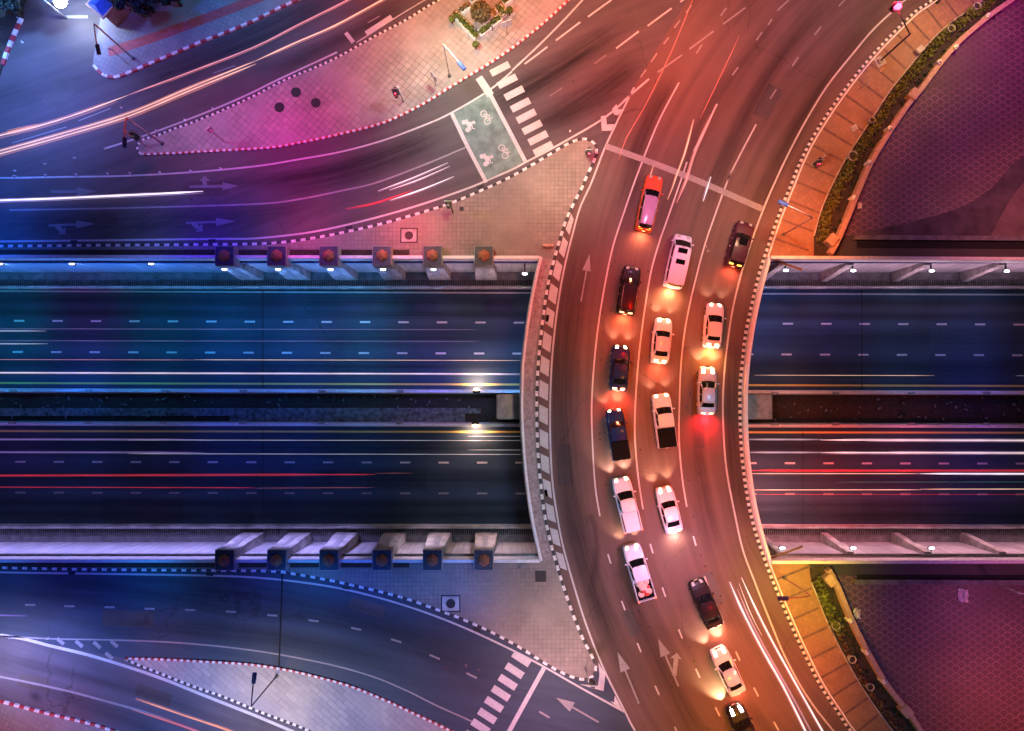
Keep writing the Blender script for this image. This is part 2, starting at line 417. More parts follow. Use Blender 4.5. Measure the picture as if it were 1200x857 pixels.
emit('trail_pink', (1, .38, .40), .6); emit('trail_violet', (.45, .25, .75), .3); emit('trail_blue', (.35, .45, .8), .35); emit('trail_orange', (1, .34, .14), .7); emit('trail_hot', (1, .88, .92), 1.15)
emit('trail_soft', (.55, .42, .56), .28); emit('trail_soft_warm', (.8, .34, .26), .30); emit('trail_soft_red', (.6, .05, .07), .35)
emit('trail_grey', (.62, .62, .68), .5); emit('trail_dim', (.22, .2, .34), .35); emit('trail_green', (.1, .5, .35), .2); emit('trail_yellow', (1, .65, .12), .7)

# ------------------------------------------------------------------ mesh helpers
class MB:
    def __init__(s): s.v = []; s.f = []; s.m = []; s.sm = []
    def add(s, vs, fs, mi=0, smooth=False):
        b = len(s.v); s.v += [tuple(v) for v in vs]
        for f in fs: s.f.append(tuple(b + i for i in f)); s.m.append(mi); s.sm.append(smooth)
    def box(s, c, size, rot=0, mi=0, bevel=0):
        x, y, z = size[0] / 2, size[1] / 2, size[2] / 2; M = Matrix.Rotation(rot, 3, 'Z'); c = Vector(c)
        b = min(bevel, x * .9, y * .9)
        if b:
            ring = [(x - b, y), (x, y - b), (x, -y + b), (x - b, -y), (-x + b, -y), (-x, -y + b), (-x, y - b), (-x + b, y)]
            ring.reverse()
            lo = [c + M @ Vector((a, d, -z)) for a, d in ring]; mid = [c + M @ Vector((a, d, z - b)) for a, d in ring]
            k = [(a * (1 - b / x), d * (1 - b / y)) for a, d in ring]; hi = [c + M @ Vector((a, d, z)) for a, d in k]
            n = 8; vs = lo + mid + hi; fs = [tuple(reversed(range(n)))]
            for q in range(2):
                for i in range(n): j = (i + 1) % n; fs.append((q * n + i, q * n + j, q * n + n + j, q * n + n + i))
            fs.append(tuple(range(2 * n, 3 * n))); s.add(vs, fs, mi); return s
        vs = [c + M @ Vector((a * x, d * y, e * z)) for a in (-1, 1) for d in (-1, 1) for e in (-1, 1)]
        s.add(vs, [(0, 1, 3, 2), (4, 6, 7, 5), (0, 4, 5, 1), (2, 3, 7, 6), (0, 2, 6, 4), (1, 5, 7, 3)], mi); return s
    def tube(s, pts, r, n=8, mi=0, r2=None, cap=True):
        pts = [Vector(p) for p in pts]; b = []; N = len(pts)
        for i, p in enumerate(pts):
            d = (pts[min(i + 1, N - 1)] - pts[max(i - 1, 0)]).normalized()
            u = d.cross(Vector((0, 0, 1)));
            if u.length < 1e-3: u = Vector((1, 0, 0))
            u.normalize(); v = d.cross(u); rr = r if r2 is None else r + (r2 - r) * i / max(1, N - 1)
            b += [p + u * rr * math.cos(2 * PI * k / n) + v * rr * math.sin(2 * PI * k / n) for k in range(n)]
        fs = []
        for i in range(N - 1):
            for k in range(n): j = (k + 1) % n; fs.append((i * n + k, i * n + j, i * n + n + j, i * n + n + k))
        s.add(b, fs, mi, True)
        if cap:
            s.add(b[:n], [tuple(reversed(range(n)))], mi); s.add(b[-n:], [tuple(range(n))], mi)
        return s
    def cyl(s, c, r, h, n=16, mi=0, r2=None):
        c = Vector(c); s.tube([c, c + Vector((0, 0, h))], r, n, mi, r2); return s
    def sphere(s, c, r, mi=0, n=12, sq=(1, 1, 1)):
        c = Vector(c); vs = []; fs = []; m = n // 2
        for i in range(m + 1):
            a = PI * i / m
            for k in range(n): t = 2 * PI * k / n; vs.append(c + Vector((r * sq[0] * math.sin(a) * math.cos(t), r * sq[1] * math.sin(a) * math.sin(t), r * sq[2] * math.cos(a))))
        for i in range(m):
            for k in range(n): j = (k + 1) % n; fs.append((i * n + k, i * n + n + k, i * n + n + j, i * n + j))
        s.add(vs, fs, mi, True); return s
    def poly(s, pts, z=None, th=0, mi=0):
        "flat polygon (any outline), optional thickness downwards"
        pts = [Vector((p[0], p[1], p[2] if z is None else z)) for p in pts]
        ar = sum(pts[i].x * pts[(i + 1) % len(pts)].y - pts[(i + 1) % len(pts)].x * pts[i].y for i in range(len(pts)))
        if ar < 0: pts.reverse()
        from mathutils.geometry import tessellate_polygon
        tr = tessellate_polygon([pts]); n = len(pts)
        fs = []
        for t in tr:
            a, b_, c = (pts[i] for i in t)
            if (b_ - a).cross(c - a).z < 0: t = (t[0], t[2], t[1])
            fs.append(tuple(t))
        s.add(pts, fs, mi)
        if th:
            lo = [p - Vector((0, 0, th)) for p in pts]
            s.add(lo, [tuple(reversed(f)) for f in fs], mi)
            s.add(pts + lo, [(i, n + i, n + (i + 1) % n, (i + 1) % n) for i in range(n)], mi)
        return s
    def strip(s, pts, w, z, mi=0, wfun=None):
        L = offset(pts, w / 2); Rr = offset(pts, -w / 2); n = len(pts)
        vs = [Vector((p.x, p.y, z)) for p in L] + [Vector((p.x, p.y, z)) for p in Rr]
        s.add(vs, [(i, n + i, n + i + 1, i + 1) for i in range(n - 1)], mi); return s
    def band(s, pts, w, z0, z1, mi=0, top_in=0):
        "solid ribbon of width w from z0 to z1 along pts"
        L = offset(pts, w / 2); Q = offset(pts, -w / 2); L2 = offset(pts, w / 2 - top_in); Q2 = offset(pts, -w / 2 + top_in); n = len(pts)
        vs = [Vector((p.x, p.y, z0)) for p in L] + [Vector((p.x, p.y, z1)) for p in L2] + [Vector((p.x, p.y, z1)) for p in Q2] + [Vector((p.x, p.y, z0)) for p in Q]
        fs = []
        for i in range(n - 1):
            for a in range(3): fs.append((a * n + i, a * n + n + i, a * n + n + i + 1, a * n + i + 1))
        fs += [(0, 3 * n, 2 * n, n), (n - 1, 2 * n - 1, 3 * n - 1, 4 * n - 1)]
        s.add(vs, fs, mi); return s
    def build(s, name, mats, parent=None, smooth=None):
        me = bpy.data.meshes.new(name); me.from_pydata(s.v, [], s.f)
        if isinstance(mats, str): mats = [mats]
        for k in mats: me.materials.append(MATS[k])
        me.polygons.foreach_set('material_index', s.m); me.polygons.foreach_set('use_smooth', [bool(x) if smooth is None else smooth for x in s.sm])
        bm = bmesh.new(); bm.from_mesh(me); bmesh.ops.remove_doubles(bm, verts=bm.verts, dist=.0004) if len(bm.verts) < 20000 else None
        bm.to_mesh(me); bm.free()
        me.update(); o = bpy.data.objects.new(name, me); COL.objects.link(o)
        if parent: o.parent = parent
        return o
def tangents(pts):
    n = len(pts); out = []
    for i in range(n):
        d = pts[min(i + 1, n - 1)] - pts[max(i - 1, 0)]; d = Vector((d.x, d.y, 0)); out.append(d.normalized() if d.length > 1e-9 else Vector((1, 0, 0)))
    return out
def offset(pts, d):
    "positive = left of travel"
    return [p + Vector((-t.y, t.x, 0)) * d for p, t in zip(pts, tangents(pts))]
def resample(pts, step=None, n=None):
    pts = [Vector(p) for p in pts]; acc = [0]
    for a, b in zip(pts, pts[1:]): acc.append(acc[-1] + (b - a).length)
    T = acc[-1]; n = n or max(2, int(round(T / step)) + 1); out = []; j = 0
    for i in range(n):
        s_ = T * i / (n - 1)
        while j < len(acc) - 2 and acc[j + 1] < s_: j += 1
        k = (s_ - acc[j]) / max(1e-9, acc[j + 1] - acc[j]); out.append(pts[j].lerp(pts[j + 1], min(1, max(0, k))))
    return out
def smooth(pts, step=.5):
    "catmull-rom through the points, then even spacing"
    pts = [Vector(p) for p in pts]
    if len(pts) < 3: return resample(pts, step)
    q = [pts[0] * 2 - pts[1]] + pts + [pts[-1] * 2 - pts[-2]]; out = []
    for i in range(1, len(q) - 2):
        for k in range(8):
            t = k / 8; a, b, c, d = q[i - 1], q[i], q[i + 1], q[i + 2]
            out.append(.5 * ((2 * b) + (c - a) * t + (2 * a - 5 * b + 4 * c - d) * t * t + (3 * b - a - 3 * c + d) * t ** 3))
    out.append(pts[-1])
    return resample(out, step)
def C(pts, z=0, step=.5): return smooth(PP(pts, z), step)
def tag(o, label=None, cat=None, group=None, kind=None):
    if label: o['label'] = label
    if cat: o['category'] = cat
    if group: o['group'] = group
    if kind: o['kind'] = kind
    return o
def empty(name, loc, rz=0):
    o = bpy.data.objects.new(name, None); COL.objects.link(o); o.location = loc; o.rotation_euler = (0, 0, rz); o.empty_display_size = .3; return o
def copy_tree(o, parent=None):
    c = o.copy(); COL.objects.link(c); c.parent = parent
    for ch in list(o.children): copy_tree(ch, c)
    return c
ORD = ['first', 'second', 'third', 'fourth', 'fifth', 'sixth', 'seventh', 'eighth', 'ninth', 'tenth', 'eleventh', 'twelfth', 'thirteenth', 'fourteenth', 'fifteenth', 'sixteenth']

# ------------------------------------------------------------------ outlines traced as plan curves on the ground
K1 = [(130, -60), (118, 25), (112, 60), (110.5, 77), (120.4, 87.8), (135.4, 91), (150.5, 86), (175.6, 75.2), (208, 61.5), (241, 47.7), (273.4, 35.1), (300, 23.8), (325, 11.3), (350, 0), (420, -32), (560, -110)]
K1v = K1[3:]
K2 = [(166, 181), (162.5, 178), (161.5, 172), (165, 167), (170.7, 163.3), (185.3, 159.3), (198.7, 154), (212, 149.3), (225.3, 144.7), (238.7, 139.3), (260, 130.7), (300, 112.3), (325, 99), (350.2, 87.8), (375, 77.8), (400.3, 65.7), (425.4, 51.4), (450.5, 37.6), (475.6, 24.6), (500.6, 8.8), (515.7, 0), (600, -52), (700, -120)]
K3 = [(166, 181), (173, 181.3), (187, 180.6), (208, 180), (240.8, 178), (300, 174.8), (325, 172.6), (350, 168), (375.2, 163), (400, 157.3), (425.4, 151.2), (450.5, 144), (475.6, 133), (500.6, 119.6), (525.7, 104), (550.8, 88.8), (575.9, 73.5), (600, 57), (620, 41.4), (640, 25), (662.7, 3.8), (690, -25), (750, -90)]
K4n = [(-400, 292), (-100, 290), (0, 289), (150.5, 287.7), (250.8, 287), (300, 286.3), (330, 284.5), (360, 280.7), (400, 273.4), (450.5, 262), (500.6, 247.6), (525.7, 239.6), (550.8, 229.5), (581, 216.3), (600, 207), (625, 193), (650, 178), (667.7, 168), (680, 163.8), (690, 164.5), (698, 171), (699, 180.6)]
K4d = [(699, 180.6), (694, 193), (685.3, 212), (682.8, 218.8), (672.7, 237.6), (662.7, 260), (654, 287.7), (645, 320.3), (640, 345.4), (636, 375.5), (632, 410.6), (629.8, 440), (628.8, 480), (630.3, 530), (633.9, 570.5), (638.5, 605.6), (645, 635.7), (649.5, 652), (657.7, 679.6), (667.7, 709.7), (680.3, 742.3), (692.8, 767.4), (698, 780)]
K4s = [(698, 780), (697, 788.7), (690, 794.5), (677.8, 795), (657.7, 787.5), (637.6, 776.2), (617.6, 763.6), (600, 753), (570.9, 738), (540.8, 724.8), (510.7, 713.5), (480.6, 702.7), (450.5, 694.2), (420.4, 687.1), (387.8, 680), (345, 672.3), (315, 669), (250.8, 668.3), (100.3, 667), (0, 665), (-100, 663), (-400, 660)]
K5 = [(1330, -200), (1160, -52), (1093, 0), (1073, 13.5), (1050.5, 35), (1025.4, 61.2), (1000.3, 91.3), (975.2, 125.4), (952.7, 160.5), (937.6, 190), (926.6, 217), (912.5, 252), (900, 288), (893, 309), (887, 330), (880, 361), (873.8, 390), (870.2, 420), (867.3, 452), (867, 480), (868.2, 520), (871.5, 555), (876.5, 588), (884, 620), (893, 648), (905, 680), (919, 714), (937.6, 756), (960, 801), (982.8, 836), (999, 859), (1060, 930), (1200, 1100)]
LE = [(743, 102.8), (725, 139), (707.9, 175.6), (692.8, 215), (680, 242.6), (671.5, 272.7), (662.7, 307.8), (656.4, 340.4), (651.4, 375.5), (647.7, 410.6), (645.8, 440), (644.6, 480), (645.3, 530), (648, 570.5), (653.5, 608), (660, 641), (672.7, 687), (687.8, 734.8), (707.9, 785), (733, 835), (746, 860), (830, 1010)]
RE = [(1100, -40), (1060.5, 0), (1025.4, 32.6), (1000.3, 62), (970, 100), (945, 140.5), (925, 178), (907.5, 215), (895, 244), (881, 282), (868, 323), (858, 365.5), (851.5, 410), (848.5, 440), (847, 475), (848.3, 517.8), (852, 555.4), (859.6, 595.5), (870, 643), (883.4, 679.6), (900, 722), (920, 770), (945, 815), (977.8, 858), (1040, 930)]
PL = [(633.5, 303), (627.6, 328), (620.5, 365.5), (615.2, 403), (612.2, 435), (611.3, 480), (613.8, 530), (617.8, 570.5), (624, 611), (630, 640), (633.5, 655)]   # left parapet of the bridge
PR = [(900.5, 303), (893.5, 328), (887, 355), (880.5, 388), (876, 420), (873.2, 452), (872.8, 480), (874, 520), (877.5, 555), (882.5, 588), (890, 620), (901, 658)]
ZU = -6.0          # level of the sunken road
k4n = C(K4n); k4d = C(K4d); k4s = C(K4s); k5 = C(K5); pl = C(PL, 0); pr = C(PR, 0)
def lin(y0, y1):  # nearly horizontal picture line, returns y at x
    return lambda x: y0 + (y1 - y0) * x / 1200.0
def hline(f, z, x0, x1): return [P(x0, f(x0), z), P(x1, f(x1), z)]

# ------------------------------------------------------------------ ground sheets
NT = P(600, 303, 0).y; SB = P(600, 655, 0).y
FAR = 1500
b = MB(); b.poly([(-FAR, NT, 0), (FAR, NT, 0), (FAR, FAR, 0), (-FAR, FAR, 0)], 0)
b.poly([(-FAR, -FAR, 0), (FAR, -FAR, 0), (FAR, SB, 0), (-FAR, SB, 0)], 0)
for sx_ in (-1, 1): b.poly([(sx_ * 260, SB, 0), (sx_ * FAR, SB, 0), (sx_ * FAR, NT, 0), (sx_ * 260, NT, 0)], 0)
tag(b.build('ground', 'ground_dark'), kind='structure')

# bridge deck slab between the parapets
dk = MB(); dk.poly([p for p in pl] + [p for p in reversed(pr)], 0, 1.1)
tag(dk.build('bridge_deck', 'concrete'), 'curved concrete bridge deck carrying the traffic over the sunken road', 'bridge')

# main road over the bridge
mainL = C([(1010, -320), (850, -70)] + LE[:3], 0, 1.0) + C(K4d, 0, 1.0) + C([(707.9, 790), (733, 835), (746, 860), (830, 1010), (1000, 1300)], 0, 1.0)
mainR = C(K5, 0, 1.0)
mr = MB(); mr.poly(mainL + list(reversed(mainR)), .012)
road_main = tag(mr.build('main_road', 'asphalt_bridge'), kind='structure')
# slip road north of the deck (island to kerb), ramp road, forecourt
s = MB(); s.poly(PP([(-500, 196), (166, 181)]) + C(K3)[1:] + PP([(900, -300), (1010, -320), (850, -70), (743, 102.8), (707.9, 175.6), (699, 180.6)]) + list(reversed(k4n)), .008)
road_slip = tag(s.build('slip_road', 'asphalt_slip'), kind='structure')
s = MB(); s.poly(PP([(-500, -300), (130, -300)]) + C(K1) + PP([(700, -120)]) + list(reversed(C(K2))) + PP([(-500, 196)]), .004)
road_ramp = tag(s.build('ramp_road', 'asphalt_slip'), kind='structure')
K6 = [(147.5, 771.5), (180, 772), (218, 773.7), (260, 776), (300, 779), (337.6, 785), (375, 793.7), (412.9, 804.5), (450.5, 819.6), (488, 837), (525.7, 855), (580, 885), (700, 960)]
K7 = [(147.5, 771.5), (160, 777.5), (185.6, 787.5), (225.7, 803.3), (263.4, 816.3), (300, 831.5), (337.6, 845.7), (367.7, 858), (470, 905), (640, 1000)]
K8 = [(-100, 795), (-40, 811), (0, 821.3), (37.6, 831), (70, 839), (100, 846), (133, 856), (200, 882), (330, 940)]
s = MB(); s.poly(PP([(-500, 715), (0, 745), (147.5, 771.5)]) + C(K6)[1:] + PP([(900, 1150), (860, 1060), (746, 860), (733, 835), (707.9, 785), (698, 780)]) + k4s[1:] , .008)
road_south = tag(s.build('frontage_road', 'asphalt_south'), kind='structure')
s = MB(); s.poly(PP([(-500, 715), (0, 745), (147.5, 771.5)]) + C(K7)[1:] + PP([(640, 1300), (400, 1300)]) + list(reversed(C(K8))) + PP([(-500, 730)]), .004)
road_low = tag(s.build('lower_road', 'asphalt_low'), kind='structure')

# ------------------------------------------------------------------ pavements with kerbs
def kerb(name, pts, seg, cols, w=.3, h=.16, parent=None, z0=-.01):
    p = resample(pts, seg / 2); b = MB(); L = 2
    n = (len(p) - 1) // L
    for i in range(n):
        q = p[i * L:i * L + L + 1]
        b.band(q, w, z0, h, i % 2, .03)
    return b.build(name, cols, parent)
def pavement(name, poly, mat, z=.13, th=.2):
    b = MB(); b.poly(poly, z, th); return tag(b.build(name, mat), kind='structure')
# the deck pavement: one C-shaped sheet around the cutting
NTW = C([(-400, 303), (633.5, 303)], 0, 5); STW = C([(633.5, 655), (-400, 655)], 0, 5)
deck_pv = pavement('deck_pavement', k4n + k4d[1:] + k4s[1:] + list(reversed(STW)) + list(reversed(pl))[1:-1] + list(reversed(NTW)), 'paver_deck')
kerb('kerb', k4n, .48, ['kerb_white', 'kerb_black'], .3, parent=deck_pv)
kerb('kerb', k4d, .50, ['kerb_black', 'kerb_white'], .32, parent=deck_pv)
kerb('kerb', k4s, .48, ['kerb_white', 'kerb_black'], .3, parent=deck_pv)
# brown footway strip on the bridge's left edge
st = MB(); cen = [a for a in C([((a[0] + 1.2), a[1]) for a in [(640, 303), (633.5, 328), (626.5, 365), (621.5, 403), (618.5, 435), (617.8, 480), (619.8, 530), (623.5, 570), (629, 611), (635, 640), (639, 656)]], 0)]
st.strip(cen, 1.0, .136); st.build('footway_strip', 'strip_brown', deck_pv)
isl = pavement('island_pavement', C(K2) + list(reversed(C(K3)))[1:-1], 'paver_island')
kerb('kerb', C(K2), .28, ['kerb_white', 'kerb_black'], .26, parent=isl); kerb('kerb', C(K3), .31, ['kerb_white', 'kerb_red'], .26, parent=isl)
north = pavement('north_pavement', C(K1) + PP([(560, -300), (130, -300)]), 'paver_north')
kerb('kerb', C(K1v), .62, ['kerb_white', 'kerb_red'], .32, parent=north)
rb = MB(); rb.strip(C([(128, 62), (150, 55), (200, 38), (300, 0), (420, -50)], 0), .95, .134); rb.build('tactile_band', 'red_band', north)
isl3 = pavement('south_island_pavement', C(K6) + PP([(900, 1100)]) + list(reversed(C(K7)))[:-1], 'paver_lilac')
kerb('kerb', C(K6), .31, ['kerb_red', 'kerb_white'], .26, parent=isl3); kerb('kerb', C(K7), .32, ['kerb_white', 'kerb_black'], .28, parent=isl3)
cor = pavement('corner_pavement', C(K8) + PP([(330, 1200), (-300, 1200)]), 'paver_north')
kerb('kerb', C(K8), .5, ['kerb_white', 'kerb_red'], .3, parent=cor)
fc = [(26, 22), (24, 26.3), (15, 46.4), (6.3, 69), (3, 80)]
fcp = pavement('forecourt_verge', C(fc) + PP([(0, 90), (-60, 200), (-300, 200), (-300, -200), (40, -200), (30, 0)]), 'soil')
kerb('kerb', C(fc), .62, ['kerb_white', 'kerb_red'], .42, .2, parent=fcp)
# east pavements
HEn = [(1190, -45), (1150.8, 1), (1118, 24), (1090.6, 48), (1065.5, 78), (1040, 110), (1022, 138), (1002, 168), (985, 196), (972, 222), (961, 248), (953, 277)]   # kerb of the planting bed, north
WAn = [(1240, -45), (1186, 0), (1158, 19.8), (1120.7, 51), (1098, 77), (1075.6, 107), (1060.5, 125), (1040.5, 154), (1017.9, 191), (1003, 224), (989.8, 257), (977, 286), (970, 299)]
HEs = [(950, 682), (958, 702), (969, 729.8), (987.8, 767.4), (1010, 806), (1032, 838), (1048, 859), (1110, 930)]
WAs = [(968, 666), (979, 687), (994, 723), (1014, 763), (1036.4, 801), (1061, 832), (1079, 859), (1140, 940)]
k5n = [p for p in k5 if p.y > NT + .02]; k5s = [p for p in k5 if p.y < SB - .02]
an = pavement('footway', [Vector((p.x, p.y, 0)) for p in k5n] + PP([(901, 303), (953, 303), (953, 277)]) + list(reversed(C(HEn)))[1:] + PP([(1330, -200)]), 'paver_orange')
as_ = pavement('footway', k5s + PP([(1240, 1150), (1110, 930)]) + list(reversed(C(HEs)))[1:] + PP([(950, 682), (946, 655), (901, 655)]), 'paver_orange_low')
kerb('kerb', k5, .30, ['kerb_white', 'kerb_black'], .3, parent=an)
for q, par in ((k5n, an), (k5s, as_)):
    e = MB(); e.band(offset(q, .3 if q is k5n or True else -.3), .14, .1, .3, 0, .02); e.build('kerb_strip', 'parapet_white', par)
for q, bed, par, st_ in ((k5n, C(HEn), an, 2.05), (k5s, C(HEs), as_, 2.05)):
    e = MB(); rr_ = resample(q, st_); tt_ = tangents(rr_)
    for p, t in zip(rr_, tt_):
        if not (-45 < p.y < 45): continue
        n_ = Vector((t.y, -t.x, 0)); n_ = n_ if n_.x > 0 or n_.y < -.2 else -n_; n_ = offset([p, p + t], .3)[0] - p; n_.normalize()
        # reach to the bed edging
        L_ = None
        for k_ in range(6, 80):
            w_ = p + n_ * (k_ * .1)
            if min((w_ - v_).length for v_ in bed) < .14: L_ = k_ * .1; break
        if L_ is None: L_ = 4.0
        if L_ < 7.5: e.strip([p + n_ * .42, p + n_ * (L_ - .1)], .22, .135)
    e.build('paving_bands', 'band_brown', par)
bedn = pavement('planting_bed', C(HEn) + PP([(953, 303), (970, 303)]) + list(reversed(C(WAn))), 'soil', .11)
beds = pavement('planting_bed', C(HEs) + list(reversed(C(WAs))) + PP([(966, 655), (946, 655)]), 'soil', .11)
for q, par in ((HEn, bedn), (HEs, beds)):
    e = MB(); e.band(C(q), .10, .05, .22); e.build('bed_edging', 'concrete', par)
plz = pavement('plaza', C(WAn) + PP([(990, 276), (1200, 281), (1900, 290), (1900, -400), (1400, -400)]), 'paver_scale', .06)
plz2 = pavement('plaza', C(WAs) + PP([(1300, 1300), (1900, 1300), (1900, 684), (1200, 680), (978, 674)]), 'paver_scale', .06)
# plain paved corner on the north plaza, with a darker curved band
e = MB(); e.poly(C([(1250, 150), (1190, 190), (1160, 222), (1120, 245), (1060, 262), (1010, 272)], 0) + PP([(1010, 276), (1200, 280), (1400, 282), (1400, 150)]), .066); e.build('dark_band', 'plain_plum_dark', plz)
e = MB(); e.poly(C([(1260, 180), (1210, 205), (1185, 232), (1168, 262), (1160, 278)], 0) + PP([(1300, 280), (1300, 180)]), .071); e.build('plain_paving', 'plain_plum', plz)
# ledges beside the north/south parapet, east side
for (ya, yb, yc, nm) in ((279, 285, 291, 'ledge'), (681, 676, 670, 'ledge')):
    e = MB(); e.band(PP([(1000, ya), (1700, ya + (5 if ya < 400 else 3))]), .45, 0, .35); o = e.build('ledge', 'concrete_dark')
    tag(o, 'low concrete ledge edging the %s scale-paved plaza' % ('upper' if ya < 400 else 'lower'), 'ledge')
    e = MB(); e.band(PP([(1004, yb + 1.5), (1700, yb + (7 if ya < 400 else 4))]), .62, -.02, .075); e.build('drain_channel', 'black_void', o)
# dirt bed between kerb and parapet on the west side
for y, x0, x1 in ((296.3, -400, 480), (661.5, -400, 480)):
    e = MB(); e.strip(C([(x0, y), (x1, y)], 0, 4), .55, .139); e.build('dirt_strip', 'soil', deck_pv)

# ------------------------------------------------------------------ the sunken road
def lane_sheet(name, ya, yb, mat, z=ZU):
    b = MB(); b.poly(PP([(-700, ya - 4), (1900, ya + 4), (1900, yb + 4), (-700, yb - 4)], z), z); return tag(b.build(name, mat), kind='structure')
b = MB(); b.poly([(-260, SB - 1, 0), (260, SB - 1, 0), (260, NT + 1, 0), (-260, NT + 1, 0)], ZU - .3); tag(b.build('underpass_floor', 'concrete_dark'), kind='structure')
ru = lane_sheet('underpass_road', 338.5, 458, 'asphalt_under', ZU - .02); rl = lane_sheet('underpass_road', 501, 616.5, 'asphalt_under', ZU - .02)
def umark(par, f, w, mat, x0=-600, x1=1800): 
    b = MB(); b.strip(hline(f, ZU, x0, x1), w, ZU - .01); b.build('edge_line', mat, par)
umark(ru, lin(341.3, 345.5), .16, 'mark_white'); umark(ru, lin(449, 452.5), .2, 'mark_yellow')
umark(rl, lin(505.3, 507.3), .2, 'mark_yellow'); umark(rl, lin(614.7, 615.5), .16, 'mark_white')
def udash(par, f, x0, step, n, mat='mark_white'):
    b = MB()
    for i in range(n):
        x = x0 + i * step; b.strip([P(x - 6, f(x), ZU), P(x + 6, f(x), ZU)], .19, ZU - .01)
    b.build('lane_dashes', mat, par)
udash(ru, lin(376, 380.5), 22 - 45 * 8, 45.05, 48); udash(ru, lin(412.5, 416.5), 20.5 - 45 * 8, 45.05, 48)
udash(rl, lin(541.3, 543.5), 23 - 45 * 8, 45.1, 48); udash(rl, lin(577.5, 579.5), 23 - 45 * 8, 45.1, 48, 'mark_worn')
# retaining walls, gratings, kerbs (north and south)
def yat(py, z=0, px=600): return P(px, py, z).y
YN = NT - .30; YS = SB + .30
for side, (yw, sgn) in (('upper', (YN, 1)), ('lower', (YS, -1))):
    for (x0, x1, nm) in ((-260, -2, 'left'), (20, 260, 'right')):
        pass
    w = MB(); w.box((0, yw + sgn * .35, (ZU - .3) / 2 - .15), (520, .6, -(ZU - .3) - .3)); 
    wall = tag(w.build('retaining_wall', 'tile_wall'), 'tiled retaining wall along the %s side of the sunken road' % side, 'retaining wall')
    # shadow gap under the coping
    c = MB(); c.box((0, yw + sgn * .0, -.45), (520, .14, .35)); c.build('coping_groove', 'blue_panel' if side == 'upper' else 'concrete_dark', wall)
jn = MB()
for x_ in (308, -140, 1010, 1420): jn.strip(PP([(x_, 339), (x_, 458)], ZU), .10, ZU - .008)  # dark strips: a cast shadow line painted at left, joints beside it
jn.build('shadow_joint_line', 'black_void', ru)
jn = MB()
for x_ in (308, -140, 941, 1420): jn.strip(PP([(x_, 502), (x_, 615)], ZU), .06, ZU - .008)  # carries the painted shadow line and the joints across this carriageway
jn.build('shadow_joint_line', 'black_void', rl)
jn = MB()
for x0, y0, x1, y1 in ((60, 345, 130, 372), (395, 384, 470, 410), (1050, 386, 1090, 412)): jn.strip(PP([(x0, (y0 + y1) / 2), (x1, (y0 + y1) / 2)], ZU), (y1 - y0) / 11, ZU - .0175)
jn.build('repair_patch', 'asphalt_patch', ru)
jn = MB()
for x0, y0, x1, y1 in ((120, 583, 215, 611), (430, 547, 500, 574), (1010, 585, 1080, 610)): jn.strip(PP([(x0, (y0 + y1) / 2), (x1, (y0 + y1) / 2)], ZU), (y1 - y0) / 11, ZU - .0175)
jn.build('repair_patch', 'asphalt_patch', rl)
# parapets
def parapet(label, pts, w=.45, h=.95, z0=-.4, mat='parapet_white', nm='parapet'):
    b = MB(); b.band(pts, w, z0, h, 0, .06); o = b.build(nm, mat); return tag(o, label, 'parapet wall')
parapet('white parapet above the upper retaining wall, left of the bridge', PP([(-600, 301.5), (632, 303.5)]), .42, .8)
parapet('white parapet above the lower retaining wall, left of the bridge', PP([(-600, 655), (632, 655.5)]), .42, .8)
parapet('white parapet above the upper retaining wall, right of the bridge', PP([(900, 303.5), (1900, 309)]), .42, .8)
parapet('white parapet above the lower retaining wall, right of the bridge', PP([(901, 656.8), (1900, 655.5)]), .42, .8)
o = parapet('white curved parapet on the left edge of the bridge', C(PL), .40, .8, -1.12)
b = MB(); b.tube([p + Vector((0, 0, 1.0)) for p in offset(C(PL), -.05)], .06, 6); b.build('handrail', 'metal_white', o)
o = parapet('white curved parapet on the right edge of the bridge beside the chequered kerb', C(PR), .40, .5, -1.12)
# gratings and kerb wall at the foot of each retaining wall
def yz(py, z): return P(600, py, z).y
for side, ya, yb, yk in (('upper', 328, 334.5, 336.8), ('lower', 627, 620.3, 618)):
    g_ = empty('drain_grating', (0, (yz(ya, ZU) + yz(yb, ZU)) / 2, ZU - .3))
    tag(g_, 'long slatted drain grating at the foot of the %s retaining wall' % side, 'grating')
    wd = abs(yz(ya, ZU) - yz(yb, ZU)); b = MB()
    n = 900
    for i in range(n): b.box((-90 + i * .2, 0, .22), (.09, wd, .06))
    b.build('slats', 'concrete_dark', g_)
    b = MB(); b.box((0, 0, .04), (200, wd, .08)); b.build('channel', 'black_void', g_)
    k = MB(); k.box((0, yz(yk, ZU + .3), ZU - .02), (520, .34, .7), 0, 0, .05); o = k.build('barrier_kerb', 'concrete')
    tag(o, 'low concrete barrier kerb along the %s edge of the sunken road' % side, 'kerb')
    k = MB(); k.box((0, yz(yk, ZU + .9), ZU + .75), (520, .07, .09)); 
    for i in range(130): k.box((-130 + i * 2, yz(yk, ZU + .9), ZU + .5), (.07, .07, .5))
    k.build('guard_rail', 'metal_grey', o)
